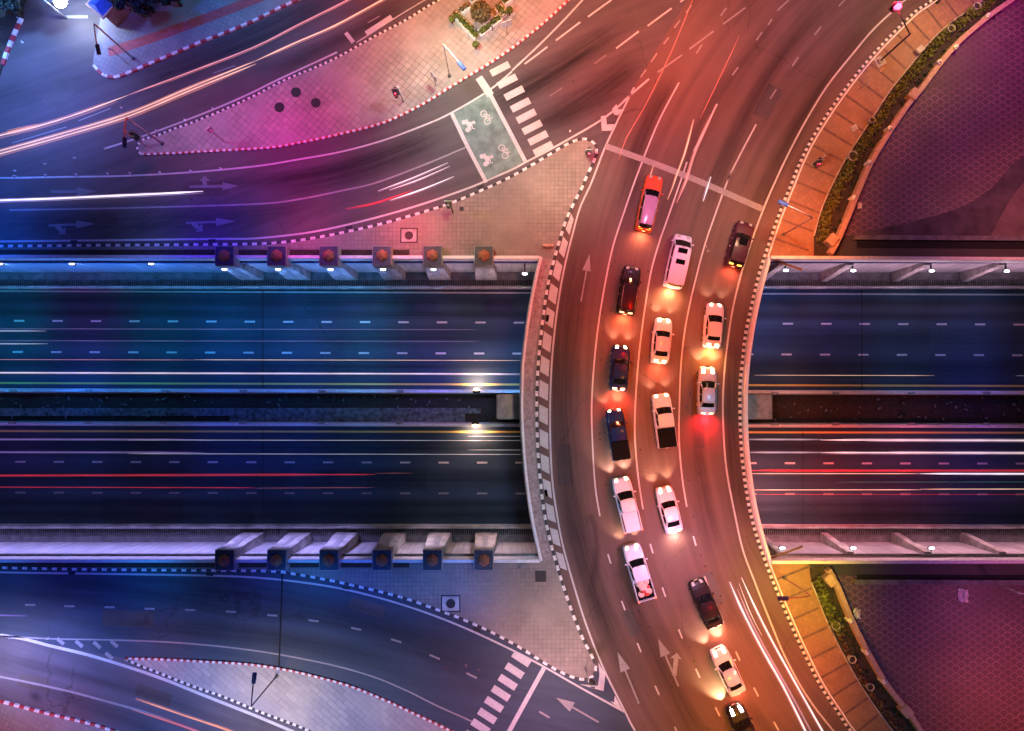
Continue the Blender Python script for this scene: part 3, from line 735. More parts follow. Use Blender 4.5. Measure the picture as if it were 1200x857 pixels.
# median: two barriers, trough between them with dirt and slabs
for nm, f, side in (('upper', lin(457.6, 460.5), 1), ('lower', lin(496.8, 499.8), -1)):
    pts = resample(hline(f, ZU + .9, -600, 1800), n=3)
    pts = [Vector((p.x, p.y, 0)) for p in pts]
    b = MB(); b.band(pts, .5, ZU - .3, ZU + .9, 0, .12); tag(b.build('median_barrier', 'parapet_white'), 'white concrete median barrier on the %s side of the median trough' % nm, 'barrier')
b = MB(); y0 = yz(483, ZU); b.box((-40, y0, ZU - .12), (70, .85, .2)); b.box((-17.5, y0 - .4, ZU - .14), (25, 1.3, .15))
for k_ in range(14):
    if k_ % 4 != 2: b.box((-45 + k_ * 3.1, y0 + .1, ZU - .02), (2.2 + (k_ * 37 % 7) * .1, .55, .10), 0, 0, .03)
tag(b.build('median_slab', 'slab_mottled'), 'stained concrete slab strip lying in the median trough', 'slab')
b = MB(); b.poly([(-260, yz(462, ZU), 0), (260, yz(463, ZU), 0), (260, yz(496, ZU), 0), (-260, yz(495, ZU), 0)], ZU - .26); o = b.build('median_soil', 'soil'); tag(o, kind='structure')
# piers carrying the deck
for cxp, lab in ((597, 'left'), (884, 'right')):
    b = MB(); c = P(cxp, 476.5, ZU + 3); w_ = 2.6
    b.box((c.x, c.y, (ZU - .3 - 1.3) / 2 - .1), (w_ if lab == 'left' else 2.6, 2.5, abs(ZU - .3) - 1.3), 0, 0, .12)
    tag(b.build('bridge_pier', 'concrete'), 'square concrete bridge pier in the median at the %s end of the deck' % lab, 'pier')
# buttress pillars with terracotta caps
pxs_n = [265, 326, 387, 449, 508, 568]
def make_pillar(sgn):
    "sgn +1: stands on the north wall, front faces -Y"
    r_ = empty('wall_pillar', (0, 0, 0))
    b = MB(); b.box((0, 0, .45), (1.85, 1.95, 1.5), 0, 0, .04); b.build('head_block', 'concrete', r_)
    b = MB(); wt, wb = .92, 1.15; y1 = -sgn * .86; y2 = -sgn * 1.15; yb = sgn * .3
    vs = [(-wt, y1, -.25), (wt, y1, -.25), (wt, yb, -.25), (-wt, yb, -.25), (-wb, y2, ZU + 1.2), (wb, y2, ZU + 1.2), (wb, yb, ZU + 1.2), (-wb, yb, ZU + 1.2),
          (-wb, y2, ZU - .3), (wb, y2, ZU - .3), (wb, yb, ZU - .3), (-wb, yb, ZU - .3)]
    fs = [(0, 1, 2, 3)]
    for q in (0, 4):
        for i in range(4): j = (i + 1) % 4; fs.append((q + i, q + j, q + 4 + j, q + 4 + i))
    b.add(vs, fs); b.build('shaft', 'concrete', r_)
    b = MB(); b.add([(-.28, y1 - sgn * .03, -.3), (.28, y1 - sgn * .03, -.3), (.28, y2 - sgn * .03, ZU + 1.6), (-.28, y2 - sgn * .03, ZU + 1.6), (-.28, y1 + sgn * .1, -.3), (.28, y1 + sgn * .1, -.3), (.28, y2 + sgn * .1, ZU + 1.6), (-.28, y2 + sgn * .1, ZU + 1.6)],
                    [(0, 1, 2, 3), (0, 4, 5, 1), (1, 5, 6, 2), (3, 2, 6, 7), (0, 3, 7, 4)]); b.build('recess_channel', 'metal_grey', r_)
    b = MB(); n = 6; vs = [(.62 * math.cos(2 * PI * k / n + .5), .62 * math.sin(2 * PI * k / n + .5), 1.3) for k in range(n)] + [(.45 * math.cos(2 * PI * k / n + .5), .45 * math.sin(2 * PI * k / n + .5), 1.5) for k in range(n)] + [(0, 0, 1.75)]
    b.add(vs, [(k, (k + 1) % n, n + (k + 1) % n, n + k) for k in range(n)] + [(n + k, n + (k + 1) % n, 2 * n) for k in range(n)]); b.build('faceted_cap', 'terracotta', r_)
    b = MB(); b.box((0, 0, 1.208), (1.74, 1.84, .03)); b.build('top_panel', 'panel_dark', r_)
    return r_
for sgn, py0, nm in ((1, 300.3, 'upper'), (-1, 656.0, 'lower')):
    first = None
    for i, px in enumerate(pxs_n):
        o = first = make_pillar(sgn) if first is None else first
        if i: o = copy_tree(first)
        c = P(px - 1, py0, 1.0); o.location = (c.x, c.y, 0)
        tag(o, 'concrete pillar with orange faceted cap, %s from the left on the %s wall' % (ORD[i], nm), 'pillar', 'capped pillars along the retaining walls')
# sloping struts on the right-hand walls
k = 0
for px, py, nm in ((908, 318, 'upper'), (985, 318, 'upper'), (1073, 318, 'upper'), (1158, 319, 'upper'), (905, 641, 'lower'), (985, 640, 'lower'), (1073, 640, 'lower'), (1158, 641, 'lower')):
    sg = 1 if nm == 'upper' else -1; a = P(px, py, -2.5)
    b = MB(); yw = YN if sg > 0 else YS
    x = a.x; b.add([(x - .35, yw + sg * .1, -.5), (x + .35, yw + sg * .1, -.5), (x - .35, yw - sg * .25, -.5), (x + .35, yw - sg * .25, -.5), (x - .35, yw + sg * .1, ZU - .3), (x + .35, yw + sg * .1, ZU - .3), (x - .35, yw - sg * 1.0, ZU - .3), (x + .35, yw - sg * 1.0, ZU - .3)],
                   [(0, 1, 3, 2), (2, 3, 7, 6), (0, 2, 6, 4), (1, 5, 7, 3), (0, 4, 5, 1)])
    tag(b.build('buttress', 'concrete'), 'sloping concrete buttress, %s from the bridge on the right-hand %s wall' % (ORD[k % 4], nm), 'buttress', 'buttresses on the right-hand walls'); k += 1
# wall lamps: small oval lamps on brackets, lit
def wall_lamp(px, py, label, sgn=1, color=(.5, .6, 1), e=120):
    c = P(px, py, -.9); yw = YN if sgn > 0 else YS
    r_ = empty('wall_lamp', (c.x, c.y, -.9)); tag(r_, label, 'wall lamp', 'lit lamps on the retaining walls')
    b = MB(); b.sphere((0, 0, 0), .27, 0, 12, (1.0, .46, .35)); b.build('lens', 'lamp_wall', r_)
    b = MB(); d = yw - c.y; b.box((0, d / 2, -.16), (.16, abs(d) + .1, .08)); b.box((0, 0, -.17), (.6, .3, .1)); b.build('bracket', 'metal_dark', r_)
    s_ = spot('wall_lamp_light', (0, -sgn * .1, -.25), color, e * .7, 150, 1, .1, (0, -sgn * .05, -5)); s_.parent = r_
for i, px in enumerate([-92, 0, 84, 177, 263, 326, 387.5, 449, 508]):
    wall_lamp(px, 309 if px < 200 else 315.8, 'lit oval lamp on the upper wall, %s from the left' % ORD[i], 1, (.15, .4, 1), 260)
wall_lamp(615, 321, 'lit lamp on the upper wall in the corner against the bridge', 1, (1, .8, .7), 150)
for i, px in enumerate([921, 1000, 1092, 1180]):
    wall_lamp(px, 317 + i * .3, 'lit oval lamp on the right-hand upper wall, %s from the bridge' % ORD[i], 1, (1, .65, .8), 220)
for i, px in enumerate([917, 1000, 1092]):
    wall_lamp(px, 642.5, 'lit oval lamp on the right-hand lower wall, %s from the bridge' % ORD[i], -1, (1, .6, .6), 200)
# median lamps: small heads on the barriers; two by the deck are lit
def med_lamp(px, py, lit, label, dy):
    c = P(px, py, ZU + 1.3)
    r_ = empty('barrier_lamp', (c.x, c.y, ZU + .9)); tag(r_, label, 'barrier lamp', 'lamps on the median barriers')
    b = MB(); b.cyl((0, 0, 0), .07, .35, 8); b.build('stem', 'metal_grey', r_)
    b = MB(); b.box((0, 0, .42), (.75, .32, .16), 0, 0, .05); b.build('hood', 'metal_grey' if not lit else 'metal_dark', r_)
    if lit:
        b = MB(); b.sphere((0, dy * .26, .42), .26, 0, 10, (1.2, .6, .5)); b.build('lens', 'lamp_warm', r_)
        s_ = spot('barrier_lamp_light', (0, dy * .5, .45), (1, .52, .32), 1500, 165, .8, .08, (0, dy * 4.0, -2.0)); s_.parent = r_
xs = [15, 104, 193, 285, 377, 469]
for i, px in enumerate(xs):
    med_lamp(px, 458.5, False, 'unlit lamp on the upper median barrier, %s from the left' % ORD[i], 1); med_lamp(px - 1, 495.5, False, 'unlit lamp on the lower median barrier, %s from the left' % ORD[i], -1)
for i, px in enumerate([908, 979, 1068, 1156]):
    med_lamp(px, 461, False, 'unlit lamp on the upper median barrier, %s right of the bridge' % ORD[i], 1); med_lamp(px, 497.3, False, 'unlit lamp on the lower median barrier, %s right of the bridge' % ORD[i], -1)
rnd_ = random.Random(9); mb_ = MB()
for k_ in range(260):
    x_ = rnd_.choice([rnd_.uniform(-300, 600), rnd_.uniform(890, 1500)]); y_ = rnd_.uniform(464, 490) if x_ < 600 else rnd_.uniform(465, 492); c = P(x_, y_, ZU); s_ = rnd_.uniform(.06, .2)
    mb_.box((c.x, c.y, ZU - .05), (s_ * rnd_.uniform(1, 3), s_, .12), rnd_.uniform(0, 3), 0)
tag(mb_.build('debris', 'concrete_dark'), 'scattered rubble and litter along the median trough', 'debris', kind='stuff')
med_lamp(558.5, 459.5, True, 'glowing warm lamp on the upper median barrier left of the bridge', 1)
med_lamp(557, 496, True, 'glowing warm lamp on the lower median barrier left of the bridge', -1)

# ------------------------------------------------------------------ tyre wear darkening the wheel paths (soft-edged stains with their own outline)
m, g, p = base('tyre_wear')
at = g.new('ShaderNodeAttribute', attribute_name='wear'); sep = g.new('ShaderNodeSeparateColor'); g.l.new(at.outputs['Color'], sep.inputs[0])
uvn = g.new('ShaderNodeCombineXYZ'); g.l.new(sep.outputs[1], uvn.inputs[0]); g.l.new(sep.outputs[2], uvn.inputs[1])
n1 = g.noise(g.mapping(uvn.outputs[0], (9, 1.5, 1)), 1.0, 6, .65); n2 = g.noise(g.pos(), 1.1, 4)
g.put(p.inputs['Alpha'], g.m('MULTIPLY', sep.outputs[0], g.m('ADD', .35, g.m('MULTIPLY', g.ramp(n1, .35, .65), .65))))
g.put(p.inputs['Base Color'], (.012, .011, .014, 1)); p.inputs['Roughness'].default_value = .7; p.inputs['Specular IOR Level'].default_value = .2
def wear(par, pts, w, a, z): wear_w(par, C(pts, 0, 1.0), w, a, z, len(pts) * .37)
def wear_w(par, q, w, a, z, seed=.5):
    pts = [0] * 3; N = len(q); b = MB(); K = 8; cols = []
    offs = [offset(q, w * (k / K - .5)) for k in range(K + 1)]
    for k in range(K + 1):
        for i in range(N):
            v_ = offs[k][i]; b.v.append((v_.x, v_.y, z)); e_ = min(1, i / (N * .25), (N - 1 - i) / (N * .25))
            cols.append((a * .62 * math.sin(PI * k / K) ** 1.3 * e_ * e_ * (3 - 2 * e_), k / K + seed, i * .06, 1))
    for k in range(K):
        for i in range(N - 1): b.f.append((k * N + i, (k + 1) * N + i, (k + 1) * N + i + 1, k * N + i + 1)); b.m.append(0); b.sm.append(False)
    me = bpy.data.meshes.new('tyre_wear'); me.from_pydata(b.v, [], b.f); me.materials.append(MATS['tyre_wear'])
    ca = me.color_attributes.new('wear', 'FLOAT_COLOR', 'POINT')
    for i, c_ in enumerate(cols): ca.data[i].color = c_
    o = bpy.data.objects.new('tyre_wear', me); COL.objects.link(o); o.parent = par
wz = [.0]
def W(par, pts, w, a): wz[0] += .0004; wear(par, pts, w, a, .0135 + wz[0] * .3 if par is road_main else .0098 + wz[0] * .3)
W(road_slip, [(550, 140), (600, 112), (650, 82), (700, 50), (745, 20)], 3.4, .95)
W(road_slip, [(590, 122), (650, 88), (700, 52)], 1.0, .9)
W(road_slip, [(615, 160), (680, 122), (725, 90), (760, 62)], 3.8, .9)
W(road_slip, [(300, 222), (370, 212), (430, 196), (490, 172), (535, 150)], 3.0, .85)
W(road_slip, [(-60, 260), (100, 262), (230, 258), (330, 248), (420, 230)], 3.0, .6)
W(road_slip, [(180, 225), (300, 212), (400, 195), (500, 160)], 1.6, .55)
W(road_main, [(722, 262), (738, 215), (752, 165), (770, 125), (800, 80)], 2.4, .75)
W(road_main, [(765, 290), (785, 240), (800, 200), (822, 150), (850, 100), (885, 55), (930, 0)], 2.2, .55)
W(road_main, [(818, 270), (838, 215), (862, 160), (890, 105), (930, 45), (975, -10)], 2.4, .7)
W(road_main, [(870, 300), (885, 250), (925, 165), (965, 95), (1010, 35), (1060, -20)], 2.6, .6)
W(road_main, [(700, 225), (682, 290), (668, 360), (661, 430), (660, 500), (668, 580), (684, 650), (706, 720), (735, 790), (765, 860)], 3.2, .8)
W(road_main, [(860, 380), (856, 440), (856, 500), (862, 570), (874, 640)], 2.4, .65)
W(road_main, [(815, 400), (813, 470), (816, 540), (826, 600), (845, 670)], 2.4, .5)
W(road_main, [(710, 640), (740, 710), (770, 770), (800, 830), (830, 890)], 2.6, .6)
W(road_main, [(712, 400), (706, 470), (712, 560), (722, 620)], 1.6, .4)
W(road_main, [(688, 620), (692, 600), (700, 640), (692, 700)], 1.0, .5)
W(road_ramp, [(130, 105), (200, 84), (280, 52), (350, 18), (420, -20)], 3.2, .8)
W(road_ramp, [(300, 95), (360, 66), (420, 36), (490, -6)], 2.2, .7)
W(road_ramp, [(-40, 120), (20, 112), (90, 92), (125, 98)], 3.0, .3)
def WU(par, f, w, a, x0=-300, x1=1500):
    wz[0] += .0004
    pts = [(x0 + (x1 - x0) * k / 8, f(x0 + (x1 - x0) * k / 8)) for k in range(9)]
    q = PP(pts, ZU); b_ = [(p.x, p.y) for p in q]
    wear_w(par, resample(q, 2.0), w, a, ZU - .018 + wz[0] * .3)
for f_, w_, a_ in ((lin(352, 356), 1.6, .6), (lin(367, 371), 1.4, .7), (lin(393, 397), 3.0, .55), (lin(427, 430), 2.6, .6)): WU(ru, f_, w_, a_)
for f_, w_, a_ in ((lin(523, 525), 2.6, .6), (lin(560, 562), 2.6, .6), (lin(590, 592), 1.3, .6), (lin(603, 604), 1.4, .6)): WU(rl, f_, w_, a_)
W(road_low, [(-60, 760), (30, 778), (120, 798), (200, 822), (280, 855), (330, 880)], 1.6, .45)
W(road_low, [(56, 758), (62, 766), (66, 772)], 1.0, .9); W(road_low, [(78, 775), (86, 771), (93, 770)], .5, .9); W(road_low, [(34, 808), (42, 817), (50, 824)], 1.1, .9)
W(road_low, [(20, 800), (90, 822), (160, 848), (230, 880)], 2.0, .5)
W(road_south, [(-60, 690), (100, 692), (250, 698), (380, 716), (480, 748), (560, 790), (620, 830)], 4.0, .55)
W(road_south, [(60, 735), (200, 738), (330, 750), (440, 775), (520, 810)], 2.4, .5)

def patch(par, c, w, l, ang, z, mat='asphalt_patch2'):
    b = MB(); p = P(*c); a = R(ang); d = Vector((math.cos(a), math.sin(a), 0)) * l / 2; b.strip([p - d, p + d], w, z); b.build('repair_patch', mat, par)
asphalt('asphalt_patch2', (.068, .052, .052), .2, 0.0); asphalt('asphalt_patch3', (.080, .070, .070), .2, 0.0)
for i_, (par, c, w_, l_, an_, mt) in enumerate([(road_main, (662, 545), 1.4, 4.0, 92, 'asphalt_patch2'), (road_main, (835, 690), 1.2, 3.2, 112, 'asphalt_patch3'), (road_main, (900, 120), 1.6, 3.5, 62, 'asphalt_patch2'), (road_main, (740, 730), 1.1, 2.4, 113, 'asphalt_patch3'), (road_main, (820, 512), .9, 2.2, 90, 'asphalt_patch2'),
        (road_slip, (240, 222), 1.5, 4.5, 2, 'asphalt_patch2'), (road_slip, (680, 60), 1.5, 4, 35, 'asphalt_patch3'), (road_slip, (120, 256), 1.1, 3.0, 0, 'asphalt_patch2'), (road_ramp, (190, 118), 1.4, 4.0, 24, 'asphalt_patch2'), (road_ramp, (70, 110), 2.2, 3.2, 60, 'asphalt_patch3'), (road_ramp, (350, 75), 1.2, 3, 27, 'asphalt_patch3'),
        (road_south, (150, 725), 1.5, 5.0, -2, 'asphalt_patch2'), (road_south, (430, 712), 1.2, 3.5, -15, 'asphalt_patch3'), (road_low, (180, 815), 1.2, 3.5, -18, 'asphalt_patch2'), (road_low, (40, 800), 1.3, 3, -12, 'asphalt_patch3')]):
    patch(par, c, w_, l_, an_, (.0128 if par is road_main else .0088 if par in (road_slip, road_south) else .0048), mt)
rg = random.Random(21); b = MB()
for k_ in range(130):
    lane = rg.choice([[(722, 290), (704, 400), (702, 500), (715, 600), (738, 690), (790, 800)], [(770, 280), (752, 400), (752, 520), (765, 620), (800, 740), (830, 830)], [(830, 280), (805, 400), (805, 520), (820, 640), (850, 730)], [(690, 90), (620, 130), (480, 180), (300, 220), (60, 262)], [(60, 700), (250, 705), (420, 730), (560, 790)]])
    q_ = PP(lane); a_ = rg.random() * (len(q_) - 1); i_ = int(a_); p = q_[i_].lerp(q_[i_ + 1], a_ - i_) + Vector((rg.gauss(0, .35), rg.gauss(0, .35), 0)); rr_ = rg.uniform(.03, .11)
    b.poly([(p.x + rr_ * rg.uniform(.6, 1.2) * math.cos(t * PI / 5), p.y + rr_ * rg.uniform(.8, 1.5) * math.sin(t * PI / 5), 0) for t in range(10)], .0175 + k_ * .000004)
o = b.build('oil_spots', 'oil'); o.parent = road_main
b = MB()
for q_, st_, of_ in ((k5, 14, .45), (k4d, 15, -.42 * -1), (k4s, 13, .4), (k4n, 13, .4)):
    for p, t in list(zip(resample(q_, st_), tangents(resample(q_, st_))))[1:-1]:
        if abs(p.y) < 45 and abs(p.x) < 60: n_ = Vector((-t.y, t.x, 0)); c_ = p + n_ * of_; b.box((c_.x, c_.y, .02), (.7, .3, .02), math.atan2(t.y, t.x))
tag(b.build('kerb_drains', 'cast_iron'), 'small iron gully grates set along the kerbs', 'drain', kind='stuff')

# ------------------------------------------------------------------ painted markings
def line(par, pts, w=.15, mat='mark_white', z=.02, name='painted_line', sm=True):
    b = MB(); b.strip(C(pts, 0, 1.0) if sm and len(pts) > 2 else PP(pts), w, z); return b.build(name, mat, par)
def dashes(par, segs, w=.15, mat='mark_white', z=.02, name='lane_dashes'):
    b = MB()
    for a in segs: b.strip(PP([a[:2], a[2:]]), w, z)
    return b.build(name, mat, par)
line(road_main, LE, .17, 'mark_white'); line(road_main, RE, .17, 'mark_white')
L1 = [(752.5, 190), (743, 215), (730.4, 251.4), (718, 290), (709, 333), (701.6, 378), (695.9, 430), (693.3, 480), (694.8, 530), (697.8, 573), (703, 605)]
L2 = [(805, 190), (796, 217), (781.8, 257.6), (773, 282.7), (763, 317.8), (755.5, 363), (750.5, 400.6), (747.5, 430), (744.2, 480), (744.2, 517.8), (748, 560.4), (753.5, 597)]
L3 = [(857, 200), (839.5, 247.6), (825.7, 287.7), (815.7, 325.4), (808, 358), (802, 390.6), (797.8, 430), (796, 480), (795.8, 517.8), (799.4, 560.4), (804.8, 594)]
for l in (L1, L2, L3): line(road_main, l, .15, 'mark_white')
line(road_main, [(795.6, 97), (773, 140), (754.5, 184)], .15, 'mark_white'); line(road_main, [(840.5, 122), (827, 150), (813, 177)], .15); line(road_main, [(886, 146), (868, 180), (852, 212)], .15)
line(road_main, [(709.6, 171.5), (767, 192), (826, 215.5), (893, 245)], .6, 'mark_worn', .024, 'stop_line')
line(road_slip, [(600, 83), (640, 45), (682.8, 0), (720, -45)], .16, 'mark_white'); 
def dash_at(cx, cy, ang, L=11.5): # ang degrees from vertical, leaning left-up
    dx, dy = math.sin(R(ang)) * L / 2, math.cos(R(ang)) * L / 2; return (cx - dx, cy - dy, cx + dx, cy + dy)
low = [(714, 655, 17), (730.4, 709.7, 20), (749, 759, 22), (770, 809, 24), (793, 857, 26), (763.5, 643, 17), (778, 694, 19), (797.4, 743, 22), (817.7, 789, 24), (840.8, 834, 26), (814, 634, 16), (827.5, 681, 20), (845, 725, 23), (864.6, 769, 24), (886, 811, 27), (909.6, 851, 29)]
dashes(road_main, [dash_at(*t) for t in low], .15)
up = [(750.5, 91, 757, 82), (763, 72.7, 770, 62.7), (777.6, 52, 783.8, 44), (790, 33, 797, 24), (803.7, 15.5, 810, 6.3), (816, 62.7, 822.5, 52.7), (844.5, 19, 851, 9.5), (858, 88.5, 865, 79), (886.4, 47.6, 892.7, 38), (900, 29.6, 904.5, 22.6), (911, 12.5, 924, .7), (902.5, 116, 909.5, 105), (928.3, 77.8, 935.6, 67), (954.4, 41.4, 962, 31.4), (982.8, 7.5, 990.8, -1),
      (847, 28.8, 873.4, 9.3), (808, 57.7, 836, 36.9), (770.6, 85, 799.4, 64.5)]
dashes(road_main, up, .15, 'mark_worn', .02)
dashes(road_slip, [(615, 75.2, 641.4, 55.2), (651.4, 47.7, 679.8, 26.3), (689, 20, 716.6, 0), (722, 57, 748.5, 37), (759, 30.6, 786.9, 10), (797, 2.5, 801, 0)], .17, 'mark_white')
dashes(road_slip, [(644, 113, 659, 103), (696.6, 75, 710, 65)], .12, 'mark_faint')
LW = [(12.5, 208.7), (80, 207.5), (150, 206.2), (225, 202), (300, 195), (350, 187), (400, 178), (450.5, 164.3), (500.6, 145.5), (528, 133), (572, 107), (600, 84)]
line(road_slip, LW, .17, 'mark_white', .02)
line(road_slip, [(11.3, 246.4), (150.5, 243.8), (300, 239.3), (350, 233.8), (400, 223.8), (440.5, 214.5), (500.6, 191.9), (548, 172)], .16, 'mark_worn')
line(road_slip, [(-200, 286), (0, 283.2), (150.5, 281.5), (250.8, 280.2), (290, 280), (320, 277.8), (360, 273), (400, 265.2), (450.5, 252.6), (500.6, 237.6), (550.8, 220), (572, 211), (600, 199), (616, 190.3), (650, 172.5), (708, 138.5), (740.5, 110), (760.5, 92.8)], .19, 'mark_white')
# bike box
b = MB(); b.poly(PP([(531, 133), (572, 109), (615, 190), (571, 211)]), .022); b.build('bike_box', 'bike_green', road_slip)
line(road_slip, [(528.8, 132), (548, 172), (570, 214)], .38, 'mark_white', .028, 'stop_line'); line(road_slip, [(563.5, 91), (573, 108), (616, 190)], .38, 'mark_white', .028, 'stop_line')
line(road_slip, [(561, 91), (575, 112)], .75, 'mark_white', .026, 'stop_line')
def symbol(cx, cy, kind, rot):
    b = MB(); M = Matrix.Rotation(rot, 3, 'Z'); o = P(cx, cy)
    def T(x, y): v = M @ Vector((x, y, 0)); return Vector((o.x + v.x, o.y + v.y, 0))
    if kind == 'bike':
        for x in (-.42, .42):
            ring = [T(x + .3 * math.cos(t * PI / 8), .3 * math.sin(t * PI / 8)) for t in range(17)]; b.strip(ring, .09, .03)
        for a, c in (((-.42, 0), (-.1, .38)), ((-.1, .38), (.3, .36)), ((.3, .36), (.42, 0)), ((-.1, .38), (.05, 0)), ((.05, 0), (.3, .36)), ((-.42, 0), (.05, 0)), ((-.16, .5), (0, .5)), ((.3, .36), (.34, .56)), ((.34, .56), (.2, .6))):
            b.strip([T(*a), T(*c)], .075, .031)
    else:
        for x in (-.42, .42):
            b.poly([T(x + .24 * math.cos(t * PI / 6), .24 * math.sin(t * PI / 6)) for t in range(12)], .030)
        b.poly([T(-.5, .12), T(.5, .12), T(.62, .34), (T(.28, .42)), T(.18, .62), T(-.02, .72), T(-.2, .6), T(-.24, .42), T(-.62, .4)], .031)
        b.poly([T(.0 + .17 * math.cos(t * PI / 6), .86 + .17 * math.sin(t * PI / 6)) for t in range(12)], .031)
        b.strip([T(.1, .6), T(.5, .5), T(.62, .7)], .1, .032)
    b.build('road_symbol', 'mark_white', road_slip)
symbol(546, 148, 'scooter', R(-65)); symbol(569, 138, 'bike', R(-65)); symbol(567, 188, 'scooter', R(-65)); symbol(590, 178, 'bike', R(-65))
def blocks(par, cs, L, W, ang, mat='mark_white'):
    b = MB()
    for cx, cy in cs:
        dx, dy = math.cos(R(ang)) * L / 2, math.sin(R(ang)) * L / 2; b.strip(PP([(cx - dx, cy + dy), (cx + dx, cy - dy)]), W / 12, .03)
    b.build('zebra_blocks', mat, par)
blocks(road_slip, [(586, 81), (594.5, 95.5), (602.6, 109.4), (610, 123.3), (616.7, 136.4), (623.6, 149.4), (630.5, 162), (636.6, 174.5)], 24, 8.5, 27)
blocks(road_south, [(611, 772), (603, 786), (595, 799.5), (587, 812.5), (579, 825.5), (571, 839), (563, 851.5), (555, 865)], 23, 8.5, -33, 'mark_white')
line(road_south, [(638, 782), (617, 820), (594, 862)], .42, 'mark_white', .03, 'stop_line')
line(road_south, [(-100, 668.5), (0, 670.8), (150, 673), (250.8, 674.8), (300, 677), (350, 682), (400.3, 690), (450.5, 702.4), (500.6, 718.5), (550.8, 738.6), (600, 761.8), (637.6, 781.5), (675, 803), (733, 835)], .18, 'mark_white')
line(road_south, [(-100, 742), (0, 745.5), (58, 748.6), (143, 750.4), (218, 754), (300, 762.8), (380, 777.4), (435.4, 792.5), (475.6, 809), (513, 827.6), (550.8, 844.5), (580, 860)], .14, 'mark_worn')
dashes(road_south, [(c[0] - 6, c[1] - 6 * s, c[0] + 6, c[1] + 6 * s) for c, s in (((35.6, 709), 0), ((81.5, 710.5), .02), ((128.7, 711.7), .02), ((175.6, 713.5), .03), ((223, 715), .04), ((270.9, 717), .05), ((319.3, 721.3), .08), ((367.7, 727.5), .13), ((417.4, 737), .22), ((464.3, 751), .3), ((509.4, 770), .42), ((552.8, 791.7), .5), ((638, 837.5), .6))], .18, 'mark_worn')
line(road_south, [(331, 672), (329, 730), (327, 782)], .16, 'black_void', .021, 'shadow_joint_line')  # lamp pole's cast shadow painted as a dark strip
line(road_low, [(-100, 731), (12.5, 746), (57.7, 756.6), (102.8, 767.4), (148, 781), (190.6, 795.5), (228, 810.5), (265.9, 825.5), (300, 839), (345, 858)], .28, 'mark_white')
line(road_low, [(-100, 775), (0, 793), (75, 808.8), (125, 822), (175.6, 836.4), (225.7, 855), (300, 885)], .2, 'mark_worn')
b = MB()
for cx, cy in ((71, 753), (93, 756), (114, 757.5), (134, 756), (128, 770)): b.strip([P(cx - 4, cy - 5), P(cx + 4, cy + 2)], .35, .03)
b.build('hatch_marks', 'mark_worn', road_south)
line(road_ramp, [(124, 174), (140, 169), (170, 159), (212, 143.5), (260, 124.5), (297, 108), (325, 94), (395, 61.5)], .17, 'mark_white', .02)
line(road_ramp, [(-100, 210), (-20, 209), (12.5, 208.7)], .15, 'mark_white', .02)
line(road_ramp, [(429, 39.5), (459, 20)], .5, 'mark_white', .022); line(road_ramp, [(405.3, 38.5), (414, 50)], .4, 'mark_white', .022); line(road_ramp, [(418, 50), (470, 17), (507, -5)], .1, 'mark_white', .02)
dashes(road_ramp, [(14, 168, 78, 149), (92, 142, 130, 127), (250, 86, 276, 77)], .1, 'mark_worn'); dashes(road_ramp, [(77, 20, 103, 20)], .3, 'mark_worn'); dashes(road_ramp, [(8, -2, 14, 12)], 1.0, 'mark_worn')
dashes(road_ramp, [(431, 27, 445, 19)], .12, 'mark_worn')
# chevrons
for pts in ([(704, 136.7), (710.4, 135.4), (710.8, 146), (720.5, 146), (716, 153.5), (705.3, 153.5)], [(717.5, 127.5), (722.5, 122.5), (724.5, 128.5), (730.5, 128), (724, 135.6), (719.5, 134.5)]):
    b = MB(); b.poly(PP(pts), .026); b.build('chevron', 'mark_white', road_slip)
for pts in ([(679, 802), (707.5, 810), (709.5, 790), (701, 776), (702.5, 791), (700.5, 803.5)], [(715, 822), (730.4, 833.5), (720.4, 815), (719.6, 823)]):
    b = MB(); b.poly(PP(pts), .026); b.build('chevron', 'mark_white', road_south)
# hatch blocks along the bridge's left edge
b = MB(); inner = resample([(a + c_) / 2 for a, c_ in zip(resample(k4d, n=200), resample(C(LE[2:-2] + [(700, 765)], 0), n=200))], n=200)
left = resample(C([(686, 232), (676, 252)] + K4d[6:21], 0), n=400)
acc = 0; q = resample([p for p in k4d if P(0, 235).y > p.y > P(0, 706).y], .1); i = 10
while i < len(q) - 30:
    a0, a1 = q[i], q[i + 16]; t = (a1 - a0).normalized(); nrm = Vector((-t.y, t.x, 0))
    def width(p):  # distance from the kerb to the edge line
        return min((Vector((r_.x, r_.y, 0)) - Vector((p.x, p.y, 0))).length for r_ in LEW)
    if i == 10: LEW = C(LE, 0, .3)
    w0, w1 = width(a0) - .22, width(a1) - .22; s_ = .24
    if w0 > .3: b.add([a0 + nrm * s_ + Vector((0, 0, .03)), a1 + nrm * s_ + Vector((0, 0, .03)), a1 + nrm * w1 + t * -.45 * -1 + Vector((0, 0, .03)), a0 + nrm * w0 + t * .45 + Vector((0, 0, .03))], [(0, 1, 2, 3)])
    i += 24
b.build('hatch_blocks', 'mark_white', road_main)
